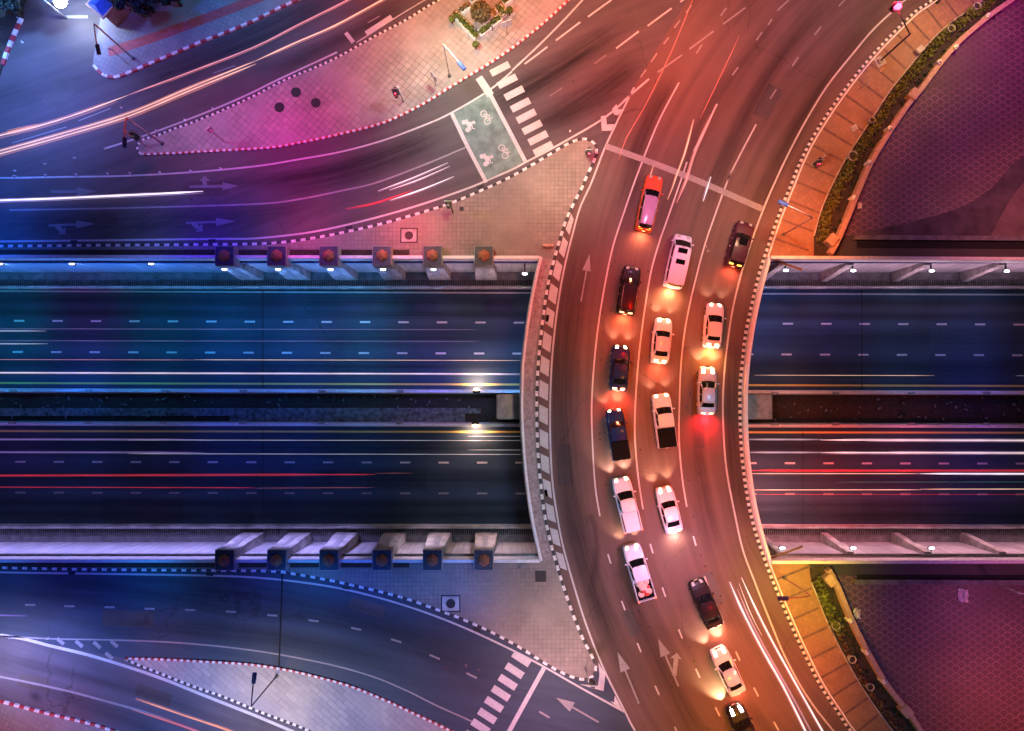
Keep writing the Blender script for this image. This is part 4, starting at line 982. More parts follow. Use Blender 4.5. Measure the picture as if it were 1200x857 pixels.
# arrows
def arrow(par, tail, tip, hw=.42, sw=.15, hl=.9, mat='mark_worn', z=.03, branch=None):
    a, c = P(*tail), P(*tip); d = (c - a).normalized(); n = Vector((-d.y, d.x, 0)); k = c - d * hl; b = MB()
    b.poly([a + n * sw / 2, k + n * sw / 2, k + n * hw, c, k - n * hw, k - n * sw / 2, a - n * sw / 2], z)
    if branch:
        e, f = P(*branch[0]), P(*branch[1]); d2 = (f - e).normalized(); n2 = Vector((-d2.y, d2.x, 0)); k2 = f - d2 * .55
        b.poly([e + n2 * .22, k2 + n2 * .22, k2 + n2 * .55, f, k2 - n2 * .55, k2 - n2 * .22, e - n2 * .22], z + .002)
    b.build('arrow_marking', mat, par)
arrow(road_south, (701.6, 846.4), (651.4, 817.6), .5, .17, 1.8); arrow(road_main, (748.7, 824.6), (723.7, 764), .5, .17, 1.9)
arrow(road_main, (795, 804), (771.3, 748.6), .5, .17, 1.7, branch=((790, 792), (793, 765))); arrow(road_main, (680.8, 353.5), (690.8, 297.8), .42, .14, 1.7)
arrow(road_slip, (60, 225), (114, 224.5), .45, .3, 2.0, 'mark_faint'); arrow(road_slip, (222, 219), (280, 218.3), .4, .3, 1.6, 'mark_faint', branch=((240, 219), (240, 206)))
arrow(road_slip, (57, 264.5), (112, 262.5), .4, .22, 1.9, 'mark_faint', branch=((66, 264), (77, 275))); arrow(road_slip, (218, 261.5), (276, 259.5), .4, .22, 1.9, 'mark_faint', branch=((226, 262), (238, 271)))
# studs (white delineator posts) on the north-west roads
for i, (x, y) in enumerate([(18, 200.6), (18, 206.9), (53.7, 193), (53.7, 205.7), (89.5, 205), (126.7, 204), (153, 203.6), (187.6, 202.4), (223.7, 200.6), (259, 198), (87.8, 185.6), (143, 127), (13, 747), (57, 748), (124, 175), (27, 50), (22, 22), (668, 154), (184, 153.7), (217, 141), (250, 128)]):
    c = P(x, y); b = MB(); b.cyl((0, 0, 0), .11, .05, 8); b.cyl((0, 0, .05), .06, .22, 8, 0, .05); o = b.build('delineator_post', 'kerb_white'); o.location = (c.x, c.y, .01)
    tag(o, 'small white delineator post standing on the asphalt beside a painted line', 'delineator post', 'white delineator posts')
# manholes
def manhole(px, py, r, label, frame=0, mat='cast_iron'):
    c = P(px, py); r_ = empty('manhole', (c.x, c.y, .13)); tag(r_, label, 'manhole')
    b = MB(); b.cyl((0, 0, 0), r, .02, 24)
    for k in range(-2, 3): b.box((k * r * .35, 0, .024), (r * .08, r * 1.3 * math.sqrt(max(.05, 1 - (k * .35) ** 2)), .012))
    b.build('cover', mat, r_)
    if frame:
        b = MB(); b.box((0, 0, .004), (frame, frame * .85, .012)); b.build('frame', 'concrete', r_)
        b = MB()
        for sx_ in (-1, 1): b.box((sx_ * frame / 2, 0, .01), (.12, frame * .85, .02)); b.box((0, sx_ * frame * .425, .01), (frame + .12, .12, .024))
        b.build('border', 'cast_iron', r_)
manhole(347.5, 109, .5, 'round manhole, topmost of three on the pink island'); manhole(328, 126.5, .5, 'round manhole, leftmost of three on the pink island'); manhole(370.5, 121.5, .48, 'round manhole, rightmost of three on the pink island')
manhole(479.5, 276.5, .42, 'square framed manhole near the upper retaining wall', 1.6); manhole(528.3, 707, .45, 'square framed manhole below the lower retaining wall', 1.75)
b = MB(); b.box((0, 0, 0), (1.05, 1.05, .03)); o = b.build('ground_hatch', 'cast_iron'); o.location = P(633.5, 675.5, .14); tag(o, 'dark square ground hatch by the lower left bridge corner', 'hatch')
b = MB(); b.box((0, 0, 0), (.4, .4, .03)); o = b.build('ground_hatch', 'cast_iron'); o.location = P(541, 245, .14); tag(o, 'tiny square hatch in the paving above the upper wall', 'hatch')
b = MB(); b.box((0, 0, 0), (.8, .7, .03)); o = b.build('ground_hatch', 'concrete_dark'); o.location = P(611, 662, .14); tag(o, 'grey square hatch just below the parapet corner', 'hatch')
b = MB(); b.box((0, 0, .25), (1.1, .25, .5), 0, 0, .03); o = b.build('signal_cabinet', 'wall_peach'); o.location = P(642, 288.5, .13); tag(o, 'small peach cabinet beside the kerb left of the bridge', 'cabinet')

# ------------------------------------------------------------------ poles, street lamps, signals
def street_lamp(basepx, h, headpx, label, mat='metal_grey', lit=None, e=0, headmat='metal_dark', arm=None, r=.10):
    g0 = P(*basepx); hd = P(headpx[0], headpx[1], h + .1); r_ = empty('street_lamp', (g0.x, g0.y, .1)); tag(r_, label, 'street lamp')
    b = MB(); b.tube([(0, 0, 0), (0, 0, h - .5), (0, 0, h)], r, 10, 0, r * .6); b.build('pole', mat, r_)
    b = MB(); b.cyl((0, 0, 0), .2, .12, 10); b.build('base_plate', 'metal_dark', r_)
    d = Vector((hd.x - g0.x, hd.y - g0.y, 0)); 
    b = MB(); b.tube([(0, 0, h - .05), tuple(d * .5 + Vector((0, 0, h + .15))), tuple(d + Vector((0, 0, h + .15)))], .06, 8); b.build('arm', mat, r_)
    a = math.atan2(d.y, d.x); b = MB(); b.box((d.x, d.y, h + .16), (.95, .36, .16), a, 0, .05); b.build('lamp_head', headmat, r_)
    b = MB(); b.box((d.x, d.y, h + .06), (.7, .26, .05), a); b.build('lens', 'lamp_off' if not lit else 'lamp_warm', r_)
    if lit:
        s_ = spot('street_lamp_light', (d.x, d.y, h - .05), lit, e, 140, 1, .12); s_.parent = r_
    return r_
street_lamp((191, 169), 6.4, (147, 168), 'pink street lamp on the left tip of the pink island', 'metal_pink', headmat='blue_panel')
street_lamp((156.5, 69), 6.4, (116, 59), 'pale street lamp with a bent arm on the top left pavement', 'metal_white', headmat='blue_panel')
street_lamp((527, 90), 6.2, (541, 78), 'slim street lamp on the cream end of the upper island', 'metal_grey', headmat='blue_panel', r=.05)
street_lamp((918.5, 275), 6.4, (917, 239), 'street lamp on the upper orange footway beside the bridge', 'metal_pink', (1, .3, .08), 500, 'blue_panel', r=.07)
street_lamp((918.5, 677), 6.0, (917, 701), 'street lamp on the lower orange footway beside the bridge', 'wall_peach', (1, .45, .1), 500, 'blue_panel', r=.07)
street_lamp((324.5, 792), 6.4, (298.5, 794), 'dark street lamp on the lilac lower island', 'metal_dark', headmat='blue_panel', r=.07)
street_lamp((1097, 4), 6.4, (1100, -20), 'dark street lamp at the top edge beside the hedge', 'metal_dark')
def signal(basepx, h, headpx, label, mat='metal_dark', lit=None, gl=0, hh=None, r=.07):
    g0 = P(*basepx); hh = hh or h; hd = P(headpx[0], headpx[1], hh); r_ = empty('traffic_light', (g0.x, g0.y, .1)); tag(r_, label, 'traffic light')
    b = MB(); b.tube([(0, 0, 0), (0, 0, h)], r, 8, 0, r * .8); b.build('pole', mat, r_)
    d = Vector((hd.x - g0.x, hd.y - g0.y, 0))
    if d.length > .4:
        b = MB(); b.tube([(0, 0, h - .1), tuple(d + Vector((0, 0, hh)))], .06, 8); b.build('arm', mat, r_)
    a = math.atan2(d.y, d.x) if d.length > .1 else 0
    b = MB(); b.box((d.x, d.y, hh - .1), (.5, .42, 1.0), a, 0, .04)
    for k in range(3): b.box((d.x - .0, d.y - .32, hh + .2 - .32 * k), (.3, .25, .05), 0)
    b.build('signal_housing', 'black_plastic', r_)
    b = MB(); b.box((d.x, d.y + .02, hh - .1), (.72, .05, 1.3), 0); b.build('backboard', 'metal_grey', r_)
    b = MB(); b.sphere((d.x, d.y - .25, hh + .12), .14 if not gl else .2, 0, 8); b.build('red_lens', 'signal_red' if lit else 'lamp_off', r_)
    if gl:
        b = MB(); b.sphere((d.x + .1, d.y - .28, hh + .3), .3, 0, 10, (1, 1, .8)); b.build('red_lens', 'signal_red', r_)
        s_ = spot('signal_glow', (d.x, d.y - .5, hh + .2), (1, .03, .08), gl, 160, 1, .1, (d.x, d.y - 4, 0)); s_.parent = r_
signal((1030, 73), 5.3, (1048.5, 7), 'traffic light glowing red on a long mast arm over the road edge', lit=1, gl=700, r=.09)
signal((473, 120), 3.4, (464, 108), 'traffic light in the middle of the pink and cream island', 'metal_white', 1)
signal((531, 250), 3.6, (525.5, 238), 'black traffic light leaning over the chequered kerb above the wall')
signal((688, 184), 2.6, (690, 178), 'small traffic light on the upper tip of the deck pavement', lit=1)
signal((949, 196), 3.2, (958.5, 190), 'small traffic light on the upper orange footway', 'metal_white', 1)
signal((685.5, 782), 3.2, (694, 801), 'traffic light on the lower tip of the deck pavement', 'metal_grey')
signal((170.5, 171), 3.8, (158, 158), 'traffic light with pink back on the left tip of the island', 'metal_pink')
def sign(basepx, h, w, hh, mat, label, pole='metal_grey', rot=0):
    g0 = P(*basepx); r_ = empty('road_sign', (g0.x, g0.y, .1)); tag(r_, label, 'road sign')
    b = MB(); b.tube([(0, 0, 0), (0, 0, h)], .05, 8); b.build('pole', pole, r_)
    b = MB(); b.box((0, 0, h - hh / 2), (w, .05, hh), rot); b.box((0, 0.03, h - hh / 2), (w * .9, .03, .05), rot); b.build('panel', mat, r_)
sign((1007, 105), 4.4, .9, 1.4, 'terracotta', 'orange backed sign on a white pole by the curved kerb', 'metal_white', R(40))
sign((263, 167), 3.6, .5, .9, 'metal_pink', 'pink sign post standing alone on the pink island', 'metal_pink', R(45))
sign((150, 75), 3.0, .4, .5, 'metal_white', 'short white sign post beside the red and white kerb corner', 'metal_white')
sign((594, 42), 2.6, 1.0, 1.1, 'metal_white', 'small white sign between the planters and the kerb', 'metal_grey', R(20))
sign((1164, 683), 3.6, .35, .7, 'metal_white', 'thin white post on the lower scale-paved plaza', 'metal_white')
sign((511, 101), 2.4, .8, 1.0, 'metal_grey', 'grey diamond sign on the cream end of the island', 'metal_white', R(-50))
b = MB(); c = P(1030, 73); b.box((c.x, c.y, .16), (1.0, .95, .1), R(30)); b.box((c.x, c.y, .3), (.5, .5, .3), R(30), 0, .04); tag(b.build('pole_footing', 'concrete'), 'square concrete footing at the base of the mast arm signal', 'footing')
b = MB(); c = P(1000, 151); b.box((c.x, c.y, .17), (.7, .6, .1), R(30), 0, .03); tag(b.build('utility_box', 'concrete'), 'small pale utility box lid in the upper orange footway', 'utility box')
b = MB(); c = P(1075, 61); b.box((c.x, c.y, .35), (.8, .6, .5), R(40), 0, .05); tag(b.build('utility_box', 'concrete'), 'pale utility box against the hedge', 'utility box')
# flood mast at the top left
r_ = empty('flood_mast', (0, 0, 0)); g0 = P(78, 22); r_.location = (g0.x, g0.y, 0); tag(r_, 'tall mast carrying the glaring white flood lamp', 'flood light')
b = MB(); b.tube([(0, 0, 0), (0, 0, 3.2)], .12, 10, 0, .07); b.build('pole', 'metal_grey', r_)
b = MB(); hp = P(71, 2, 3.4); d = hp - Vector((g0.x, g0.y, 0)); b.tube([(0, 0, 3.1), tuple(d)], .05, 8); b.build('arm', 'metal_grey', r_)
b = MB(); b.sphere(tuple(d), .62, 0, 16, (1, 1, .5)); b.build('flood_lens', 'lamp_flood', r_)
s_ = spot('flood_beam', tuple(d + Vector((0, 0, -.7))), (.58, .70, 1), 1500, 168, 1, .3); s_.parent = r_
# kiosk with a blue roof, top left
c = P(120, 3, 2.5); r_ = empty('kiosk', (c.x, c.y, 0), R(-40)); tag(r_, 'small kiosk with a blue roof and peach eaves', 'kiosk')
b = MB(); b.box((0, .6, 1.2), (1.7, 2.9, 2.4)); b.build('wall', 'concrete', r_)
b = MB(); b.box((0, .6, 2.5), (2.3, 3.6, .12), 0, 0, .05); b.build('eaves', 'wall_peach', r_)
b = MB(); b.add([(-.95, -1.0, 2.57), (.95, -1.0, 2.57), (.95, 2.2, 2.57), (-.95, 2.2, 2.57), (0, -.7, 2.95), (0, 1.9, 2.95)], [(0, 1, 4), (1, 2, 5, 4), (2, 3, 5), (3, 0, 4, 5)]); b.build('roof', 'blue_roof', r_)

# ------------------------------------------------------------------ boundary walls of the plazas, posts, hedges, pots
for q, lab in ((WAn, 'upper'), (WAs, 'lower')):
    b = MB(); b.band(C(q), .55, .0, .75, 0, .05); tag(b.build('plaza_wall', 'wall_peach'), 'curved peach wall around the %s scale-paved plaza' % lab, 'wall')
def wall_post(px, py, s_, label):
    b = MB(); b.box((0, 0, .5), (s_, s_, 1.0), R(40), 0, .05); b.sphere((0, 0, 1.05), s_ * .35, 0, 8); o = b.build('wall_post', 'planter_white'); c = P(px, py, .9); o.location = (c.x, c.y, 0); tag(o, label, 'wall post', 'posts on the curved plaza walls')
for i, (x, y) in enumerate([(1158, 18), (1120.5, 55), (1101, 72.5), (1043, 150), (1019, 190), (1001, 231)]): wall_post(x, y, .4, 'small pale post on the upper curved wall, %s from the top' % ORD[i])
for i, (x, y) in enumerate([(997, 728), (1016, 765), (1036, 799)]): wall_post(x, y, .4, 'small pale post on the lower curved wall, %s from the top' % ORD[i])
for (x, y, l) in ((1072, 110, 'wide block where the upper curved wall bends'), (976, 281, 'wide block ending the upper curved wall by the parapet'), (974, 680, 'wide block starting the lower curved wall by the parapet'), (1063, 834, 'wide block where the lower curved wall bends')):
    b = MB(); b.box((0, 0, .45), (1.1, .9, .9), R(50 if y < 400 else -50), 0, .06); o = b.build('wall_block', 'wall_peach'); c = P(x, y, .8); o.location = (c.x, c.y, 0); tag(o, l, 'wall block')
def leaves(b, c, rad, n, size=.12, mi=0, sq=(1, 1, 1), rnd=random):
    for _ in range(n):
        u = Vector((rnd.gauss(0, 1), rnd.gauss(0, 1), rnd.gauss(0, 1))).normalized() * (rnd.random() ** .4)
        p = Vector(c) + Vector((u.x * rad * sq[0], u.y * rad * sq[1], u.z * rad * sq[2])); s_ = size * rnd.uniform(.6, 1.4)
        a = Euler((rnd.uniform(-1.1, 1.1), rnd.uniform(-1.1, 1.1), rnd.uniform(0, 6.3))).to_matrix()
        b.add([p + a @ Vector(v) for v in ((-s_, -s_ * .5, 0), (s_, -s_ * .5, 0), (s_ * .6, s_ * .6, .2 * s_), (-s_ * .6, s_ * .6, .2 * s_))], [(0, 1, 2, 3)], mi)
def hedge(pts, label, w=.9, h=.8, step=.35, n=26, mat='leaf_green'):
    r_ = empty('hedge', (0, 0, 0)); b = MB()
    for p in resample(pts, step): 
        k = random.uniform(.65, 1.15)
        leaves(b, (p.x + random.uniform(-.12, .12), p.y + random.uniform(-.12, .12), .12 + h * k * .5), .5 * w * k, n, .10, 0, (1, 1, h / w))
    b.build('foliage', mat, r_); b = MB()
    for p in resample(pts, 1.2): b.tube([(p.x, p.y, .1), (p.x + .05, p.y, .1 + h * .5)], .03, 5)
    b.build('stems', 'bark', r_); tag(r_, label, 'hedge')
hc = C([(x + 7, y + 3) for x, y in HEn], 0)
hedge([p for p in hc if p.y < P(0, -30).y], 'clipped green hedge along the upper orange footway', 1.2, .85, n=42)
hc = C([(x + 6, y - 2) for x, y in HEs], 0)
hedge([p for p in hc if p.y > P(0, 738).y], 'bright bushy green shrub row beside the lower footway by the bridge', 1.2, 1.0, n=44)
hedge([p for p in hc if P(0, 738).y > p.y > P(0, 920).y], 'thin dark hedge continuing down the lower footway', .6, .45, n=14, mat='leaf_brown')
def low_plants(pts, w, n, label, mat='leaf_dark'):
    b = MB(); rnd = random.Random(5)
    for p in resample(pts, .55):
        if rnd.random() < .8: leaves(b, (p.x + rnd.uniform(-w, w), p.y + rnd.uniform(-w, w), .25), rnd.uniform(.18, .42), n, .10, 0, (1, 1, .5), rnd)
    tag(b.build('ground_cover', mat), label, 'ground cover', kind='stuff')
low_plants([p for p in C([(x + 20, y + 8) for x, y in HEn], 0) if p.y < P(0, -30).y], .3, 14, 'dark low plants on the soil beside the upper curved wall')
low_plants([p for p in C([(x + 15, y - 4) for x, y in HEs], 0) if P(0, 690).y > p.y > P(0, 900).y], .25, 12, 'dark low plants on the soil beside the lower curved wall')
def pot(px, py, r, label):
    c = P(px, py); r_ = empty('plant_pot', (c.x, c.y, .1)); tag(r_, label, 'plant pot', 'round pots in the planting beds')
    b = MB(); n = 20; pr_ = [(r * .7, 0), (r, .55), (r, .62), (r * .82, .62), (r * .8, .45)]
    vs = [(a * math.cos(2 * PI * k / n), a * math.sin(2 * PI * k / n), z) for a, z in pr_ for k in range(n)]; fs = []
    for i in range(len(pr_) - 1):
        for k in range(n): j = (k + 1) % n; fs.append((i * n + k, i * n + j, i * n + n + j, i * n + n + k))
    b.add(vs, fs, 0, True); b.build('pot', 'concrete', r_)
    b = MB(); b.cyl((0, 0, .4), r * .81, .06, 16); b.build('earth', 'soil', r_)
for t in ((996, 185.6, .5, 'large round pot standing at the lower end of the upper hedge'), (1018, 144, .32, 'small round pot halfway along the upper hedge'), (1110, 37.6, .38, 'round pot near the top of the upper hedge, lower of two'), (1140, 11.3, .38, 'round pot near the top of the upper hedge, upper of two'),
          (976, 731, .42, 'round pot below the bright shrub row, topmost of three'), (995, 770, .38, 'round pot below the bright shrub row, middle of three'), (1016, 802, .36, 'round pot below the bright shrub row, lowest of three')): pot(*t)
# planters at the top
def planter(a, c, w, label, mat='leaf_green'):
    A, B_ = P(*a), P(*c); m_ = (A + B_) / 2; d = B_ - A; an_ = math.atan2(d.y, d.x); r_ = empty('planter', (m_.x, m_.y, .13), an_); tag(r_, label, 'planter', 'white planters around the ball tree')
    b = MB(); L = d.length; t = .07
    for s_ in (-1, 1): b.box((0, s_ * w / 2, .3), (L + t, t, .6)); b.box((s_ * L / 2, 0, .3), (t, w - t, .6))
    b.box((0, 0, .2), (L - t, w - t, .3)); b.build('box', 'planter_white', r_)
    b = MB(); n = max(2, int(L / .3))
    for i in range(n): leaves(b, (-L / 2 + (i + .5) * L / n, 0, .72), w * .5, 60, .085, 0, (1, .95, .8))
    b.build('shrub', mat, r_)
planter((533.5, 20.5), (559.5, 47.5), .62, 'longest white planter with a clipped hedge, left side of the group'); planter((562.5, 43), (574, 35), .62, 'white planter second in the right-hand row, nearest the long one')
planter((576, 32.5), (586, 25), .62, 'white planter in the middle of the right-hand row'); planter((583.5, 12), (590.5, 22), .7, 'white planter with a tall shrub right of the ball tree'); planter((540, 17), (549.5, 11), .55, 'small planter with brown plants left of the ball tree', 'leaf_brown')
planter((590, 7), (599, 1), .6, 'white planter at the top edge right of the ball tree'); planter((552, 5), (560, -3), .6, 'dark planter at the top edge behind the ball tree', 'leaf_brown')
def ball(px, py, r, label, n=350, mat='leaf_green', z=.9, sz=.09):
    c = P(px, py, z); r_ = empty('ball_shrub', (c.x, c.y, .13)); tag(r_, label, 'shrub'); b = MB(); leaves(b, (0, 0, z), r, n, sz, 0, (1, 1, .85)); b.build('crown', mat, r_)
    b = MB(); b.tube([(0, 0, 0), (0, 0, z * .7)], .06, 6, 0, .04); b.build('trunk', 'bark', r_)
ball(529.5, 23.5, .3, 'small round shrub at the left corner of the planters'); ball(557.5, 53, .3, 'small round shrub at the bottom corner of the planters'); ball(597, 13, .33, 'small round shrub at the right corner of the planters')
ball(563.5, 15, 1.0, 'large brown-green ball tree in the middle of the planters', 2600, 'leaf_brown', 2.2, .10)
def tree(px, py, r, h, label, mat='leaf_dark', n=4200):
    g0 = P(px, py, h * .7); r_ = empty('tree', (g0.x, g0.y, 0)); tag(r_, label, 'tree'); b = MB()
    b.tube([(0, 0, 0), (.1, 0, h * .35), (0, .1, h * .7)], .18, 8, 0, .08)
    limbs = []
    for k in range(8):
        a = k * 2.4; q = Vector((math.cos(a) * r * .6, math.sin(a) * r * .6, h * random.uniform(.62, .9))); b.tube([(0, 0, h * .4), tuple(q * .6 + Vector((0, 0, h * .28))), tuple(q)], .07, 6, 0, .02); limbs.append(q)
    b.build('trunk', 'bark', r_); b = MB()
    for k in range(26):
        a = random.uniform(0, 6.3); rr = r * math.sqrt(random.random()); leaves(b, (rr * math.cos(a), rr * math.sin(a), h * random.uniform(.6, .95)), r * random.uniform(.2, .38), n // 26, .13, 0, (1, 1, .7))
    b.build('crown', mat, r_)
tree(160, -6, 2.0, 4.5, 'dark leafy tree at the top edge beside the kiosk'); tree(2, 2, 2.0, 4, 'dark tree in the top left corner'); tree(196, -12, 1.5, 4, 'second dark tree at the top edge right of the kiosk')
# litter on the plazas
def crumple(px, py, s_, label):
    b = MB(); random.seed(int(px)); n = 7
    vs = [((i / (n - 1) - .5) * s_ * random.uniform(.8, 1.2), (j / (n - 1) - .5) * s_ * 1.4 * random.uniform(.8, 1.2), random.uniform(0, .22)) for i in range(n) for j in range(n)]
    b.add(vs, [(i * n + j, (i + 1) * n + j, (i + 1) * n + j + 1, i * n + j + 1) for i in range(n - 1) for j in range(n - 1)]); o = b.build('crumpled_sheet', 'cloth'); c = P(px, py, .1); o.location = (c.x, c.y, .07); tag(o, label, 'litter')
crumple(1004, 719, .65, 'crumpled pale sheet lying on the lower plaza'); crumple(1007, 241, .45, 'pair of pale scraps lying on the upper plaza'); crumple(1128, 698, .9, 'flattened pale sheet at the top of the lower plaza')
random.seed(11)

# ------------------------------------------------------------------ vehicles
def cr(keys, y):
    "smooth interpolation of station table"
    if y <= keys[0][0]: return keys[0][1:]
    if y >= keys[-1][0]: return keys[-1][1:]
    for i in range(len(keys) - 1):
        if keys[i][0] <= y <= keys[i + 1][0]:
            t = (y - keys[i][0]) / (keys[i + 1][0] - keys[i][0]); a, b_ = keys[i][1:], keys[i + 1][1:]
            return tuple(p + (q - p) * t for p, q in zip(a, b_))
def panel(surf, u0, u1, v0, v1, nu, nv, off=0.006):
    vs = []; fs = []
    for i in range(nu + 1):
        for j in range(nv + 1):
            u = u0 + (u1 - u0) * i / nu; v = v0 + (v1 - v0) * j / nv; p = surf(u, v); e = .01
            n = (surf(min(1, u + e), v) - surf(max(0, u - e), v)).cross(surf(u, min(1, v + e)) - surf(u, max(0, v - e)))
            if n.length > 1e-9: n.normalize()
            if n.dot(p - Vector((0, -.2, .75))) < 0: n = -n
            vs.append(p + n * off)
    for i in range(nu):
        for j in range(nv): a = i * (nv + 1) + j; fs.append((a, a + nv + 1, a + nv + 2, a + 1))
    return vs, fs
SPEC = {  # L, W, stations y,w,ztop,zshoulder (fractions of half length / width), cabin: belt y0,y1, roof y0,y1 (rear..front) as fractions, roof height
    'sedan': dict(L=4.45, W=1.80, st=[(-1, .70, .60, .52), (-.985, .84, .86, .74), (-.94, .93, .98, .86), (-.75, .985, 1.02, .90), (-.3, 1, .99, .92), (.2, 1, .97, .90), (.42, .99, .95, .87), (.7, .965, .87, .79), (.88, .90, .77, .68), (.96, .80, .68, .60), (1, .62, .50, .45)],
                  belt=(-.74, .42), roof=(-.44, .10), zr=1.44, rw=.66, bw=.90),
    'suv': dict(L=4.75, W=1.88, st=[(-1, .82, .70, .60), (-.99, .90, 1.05, .9), (-.95, .95, 1.12, .98), (-.6, .99, 1.10, 1.0), (0, 1, 1.09, 1.0), (.4, .99, 1.08, .98), (.72, .97, 1.02, .92), (.9, .91, .92, .82), (.975, .80, .80, .7), (1, .68, .6, .5)],
                belt=(-.96, .46), roof=(-.84, .16), zr=1.70, rw=.72, bw=.91),
    'van': dict(L=5.1, W=1.88, st=[(-1, .88, .7, .6), (-.995, .94, 1.1, 1.0), (-.95, .97, 1.15, 1.05), (-.5, 1, 1.15, 1.05), (.3, 1, 1.15, 1.05), (.62, .98, 1.12, 1.02), (.84, .95, 1.0, .9), (.95, .88, .85, .75), (1, .72, .62, .5)],
                belt=(-.985, .76), roof=(-.94, .44), zr=1.95, rw=.80, bw=.95),
    'pickup': dict(L=5.25, W=1.85, st=[(-.26, .97, 1.08, .98), (-.2, 1, 1.08, 1.0), (.2, 1, 1.07, .98), (.5, .99, 1.05, .96), (.75, .97, 1.0, .9), (.92, .91, .90, .8), (.98, .82, .78, .68), (1, .68, .58, .5)],
                   belt=(-.24, .50), roof=(-.20, .24), zr=1.74, rw=.72, bw=.92),
}
def make_car(kind, px, heading, label, paint, group='cars and trucks queuing on the bridge', front='lamp_warm', rear='lamp_brake', L=None, W=None, roofmat=None, head_e=0, tail_e=0, tail_col=(1, .12, .05), head_col=(1, .55, .32), extra=None, front_big=1.0, rear_big=1.0):
    S = SPEC[kind]; L = L or S['L']; W = W or S['W']; hl = L / 2; hw = W / 2; c = P(px[0], px[1], .9)
    rr = random.Random(int(px[0] * 7 + px[1])); S = dict(S); S['belt'] = (S['belt'][0] + rr.uniform(-.02, .02) * (kind == 'sedan'), S['belt'][1] + rr.uniform(-.05, .04) * (kind in ('sedan', 'suv'))); S['roof'] = (S['roof'][0] + rr.uniform(-.07, .03) * (kind == 'sedan'), S['roof'][1] + rr.uniform(-.05, .05)); S['rw'] += rr.uniform(-.03, .05); S['zr'] += rr.uniform(-.05, .06)
    root = empty({'sedan': 'sedan_car', 'suv': 'suv_car', 'van': 'van', 'pickup': 'pickup_truck'}[kind], (c.x, c.y, .012), -R(heading)); tag(root, label, {'sedan': 'car', 'suv': 'car', 'van': 'van', 'pickup': 'pickup truck'}[kind], group)
    st = S['st']; ya, yb = st[0][0], st[-1][0]
    def body(u, v):
        "u along rear..front 0..1, v across left..right 0..1"
        # denser near the ends
        s_ = ya + (yb - ya) * u; w_, zt, zs = cr(st, s_); t = v * 2 - 1; at = abs(t); sg = -1 if t < 0 else 1
        prof = [(0, 1.0, 0, 0), (.55, .62, 0, -.01), (.72, .90, 0, -.05), (.80, .965, 1, .0), (.88, 1.0, 2, 0), (1.0, .97, 3, 0)]
        zz = {0: zt, 1: zs, 2: .62 * zs, 3: .22}
        xs_ = [(0, 0, zt + .025), (.55, .62, zt), (.72, .88, zt - .05 * (zt - .3)), (.80, .965, zs), (.90, 1.0, zs * .6 + .1), (1.0, .95, .2)]
        for i in range(len(xs_) - 1):
            if xs_[i][0] <= at <= xs_[i + 1][0]:
                k = (at - xs_[i][0]) / (xs_[i + 1][0] - xs_[i][0]); x = xs_[i][1] + (xs_[i + 1][1] - xs_[i][1]) * k; z = xs_[i][2] + (xs_[i + 1][2] - xs_[i][2]) * k; break
        return Vector((sg * x * w_ * hw, s_ * hl, z))
    us = sorted(set([round(i / 28, 4) for i in range(29)] + [(k[0] - ya) / (yb - ya) for k in st])); vsn = [0, .05, .1, .14, .18, .225, .3, .4, .5, .6, .7, .775, .82, .86, .9, .95, 1]
    b = MB(); vs = [body(u, v) for u in us for v in vsn]; m_ = len(vsn)
    fs = [(i * m_ + j, (i + 1) * m_ + j, (i + 1) * m_ + j + 1, i * m_ + j + 1) for i in range(len(us) - 1) for j in range(m_ - 1)]
    b.add(vs, [tuple(reversed(f)) for f in fs], 0, True)
    b.add(vs[:m_], [tuple(reversed(range(m_)))]); b.add(vs[-m_:], [tuple(range(m_))])
    b.add([vs[0], vs[m_ - 1], vs[-1], vs[-m_]], [(0, 1, 2, 3)])
    bodyo = b.build('body', paint, root)
    # hood / boot shut lines as slim dark seams in the body's own mesh level
    b = MB(); us0 = (S['belt'][1] - ya) / (yb - ya)
    for v in (.17, .83):
        pts = [body(us0 + (.97 - us0) * k / 8, v + (.035 if v < .5 else -.035) * k / 8) + Vector((0, 0, .004)) for k in range(9)]; b.tube(pts, .008, 4)
    b.build('seam', 'black_plastic', bodyo)
    # cabin
    y0, y1 = S['belt']; r0, r1 = S['roof']; zr = S['zr']; bw = S['bw'] * hw; rw = S['rw'] * hw * (1.0); zb = cr(st, (y0 + y1) / 2)[2] - .02
    def fb(t, z0=True): x = t * 2 - 1; return Vector((x * bw * .94, y1 * hl + .10 * (1 - x * x) - .06, cr(st, y1)[1] - .04 * abs(x)))
    def ft(t): x = t * 2 - 1; return Vector((x * rw, r1 * hl + .07 * (1 - x * x), zr - .035 - .03 * x * x))
    def rbk(t): x = t * 2 - 1; return Vector((x * bw * .92, y0 * hl - .07 * (1 - x * x) + .04, cr(st, max(y0, ya))[1] - .03 * abs(x)))
    def rt(t): x = t * 2 - 1; return Vector((x * rw, r0 * hl - .05 * (1 - x * x), zr - .05 - .03 * x * x))
    f_ = lambda u, v: fb(u).lerp(ft(u), v)
    k_ = lambda u, v: rbk(1 - u).lerp(rt(1 - u), v)
    def sd(sx_):
        def g_(u, v):
            t0 = u if sx_ > 0 else 1 - u
            lo = rbk(1 if sx_ > 0 else 0).lerp(fb(1 if sx_ > 0 else 0), t0); lo.x += sx_ * .055 * math.sin(PI * t0); lo.z = lo.z + (zb - lo.z) * math.sin(PI * t0) ** .5 * .6
            hi = rt(1 if sx_ > 0 else 0).lerp(ft(1 if sx_ > 0 else 0), t0); hi.x += sx_ * .03 * math.sin(PI * t0)
            return hi.lerp(lo, 1 - v)
        return g_
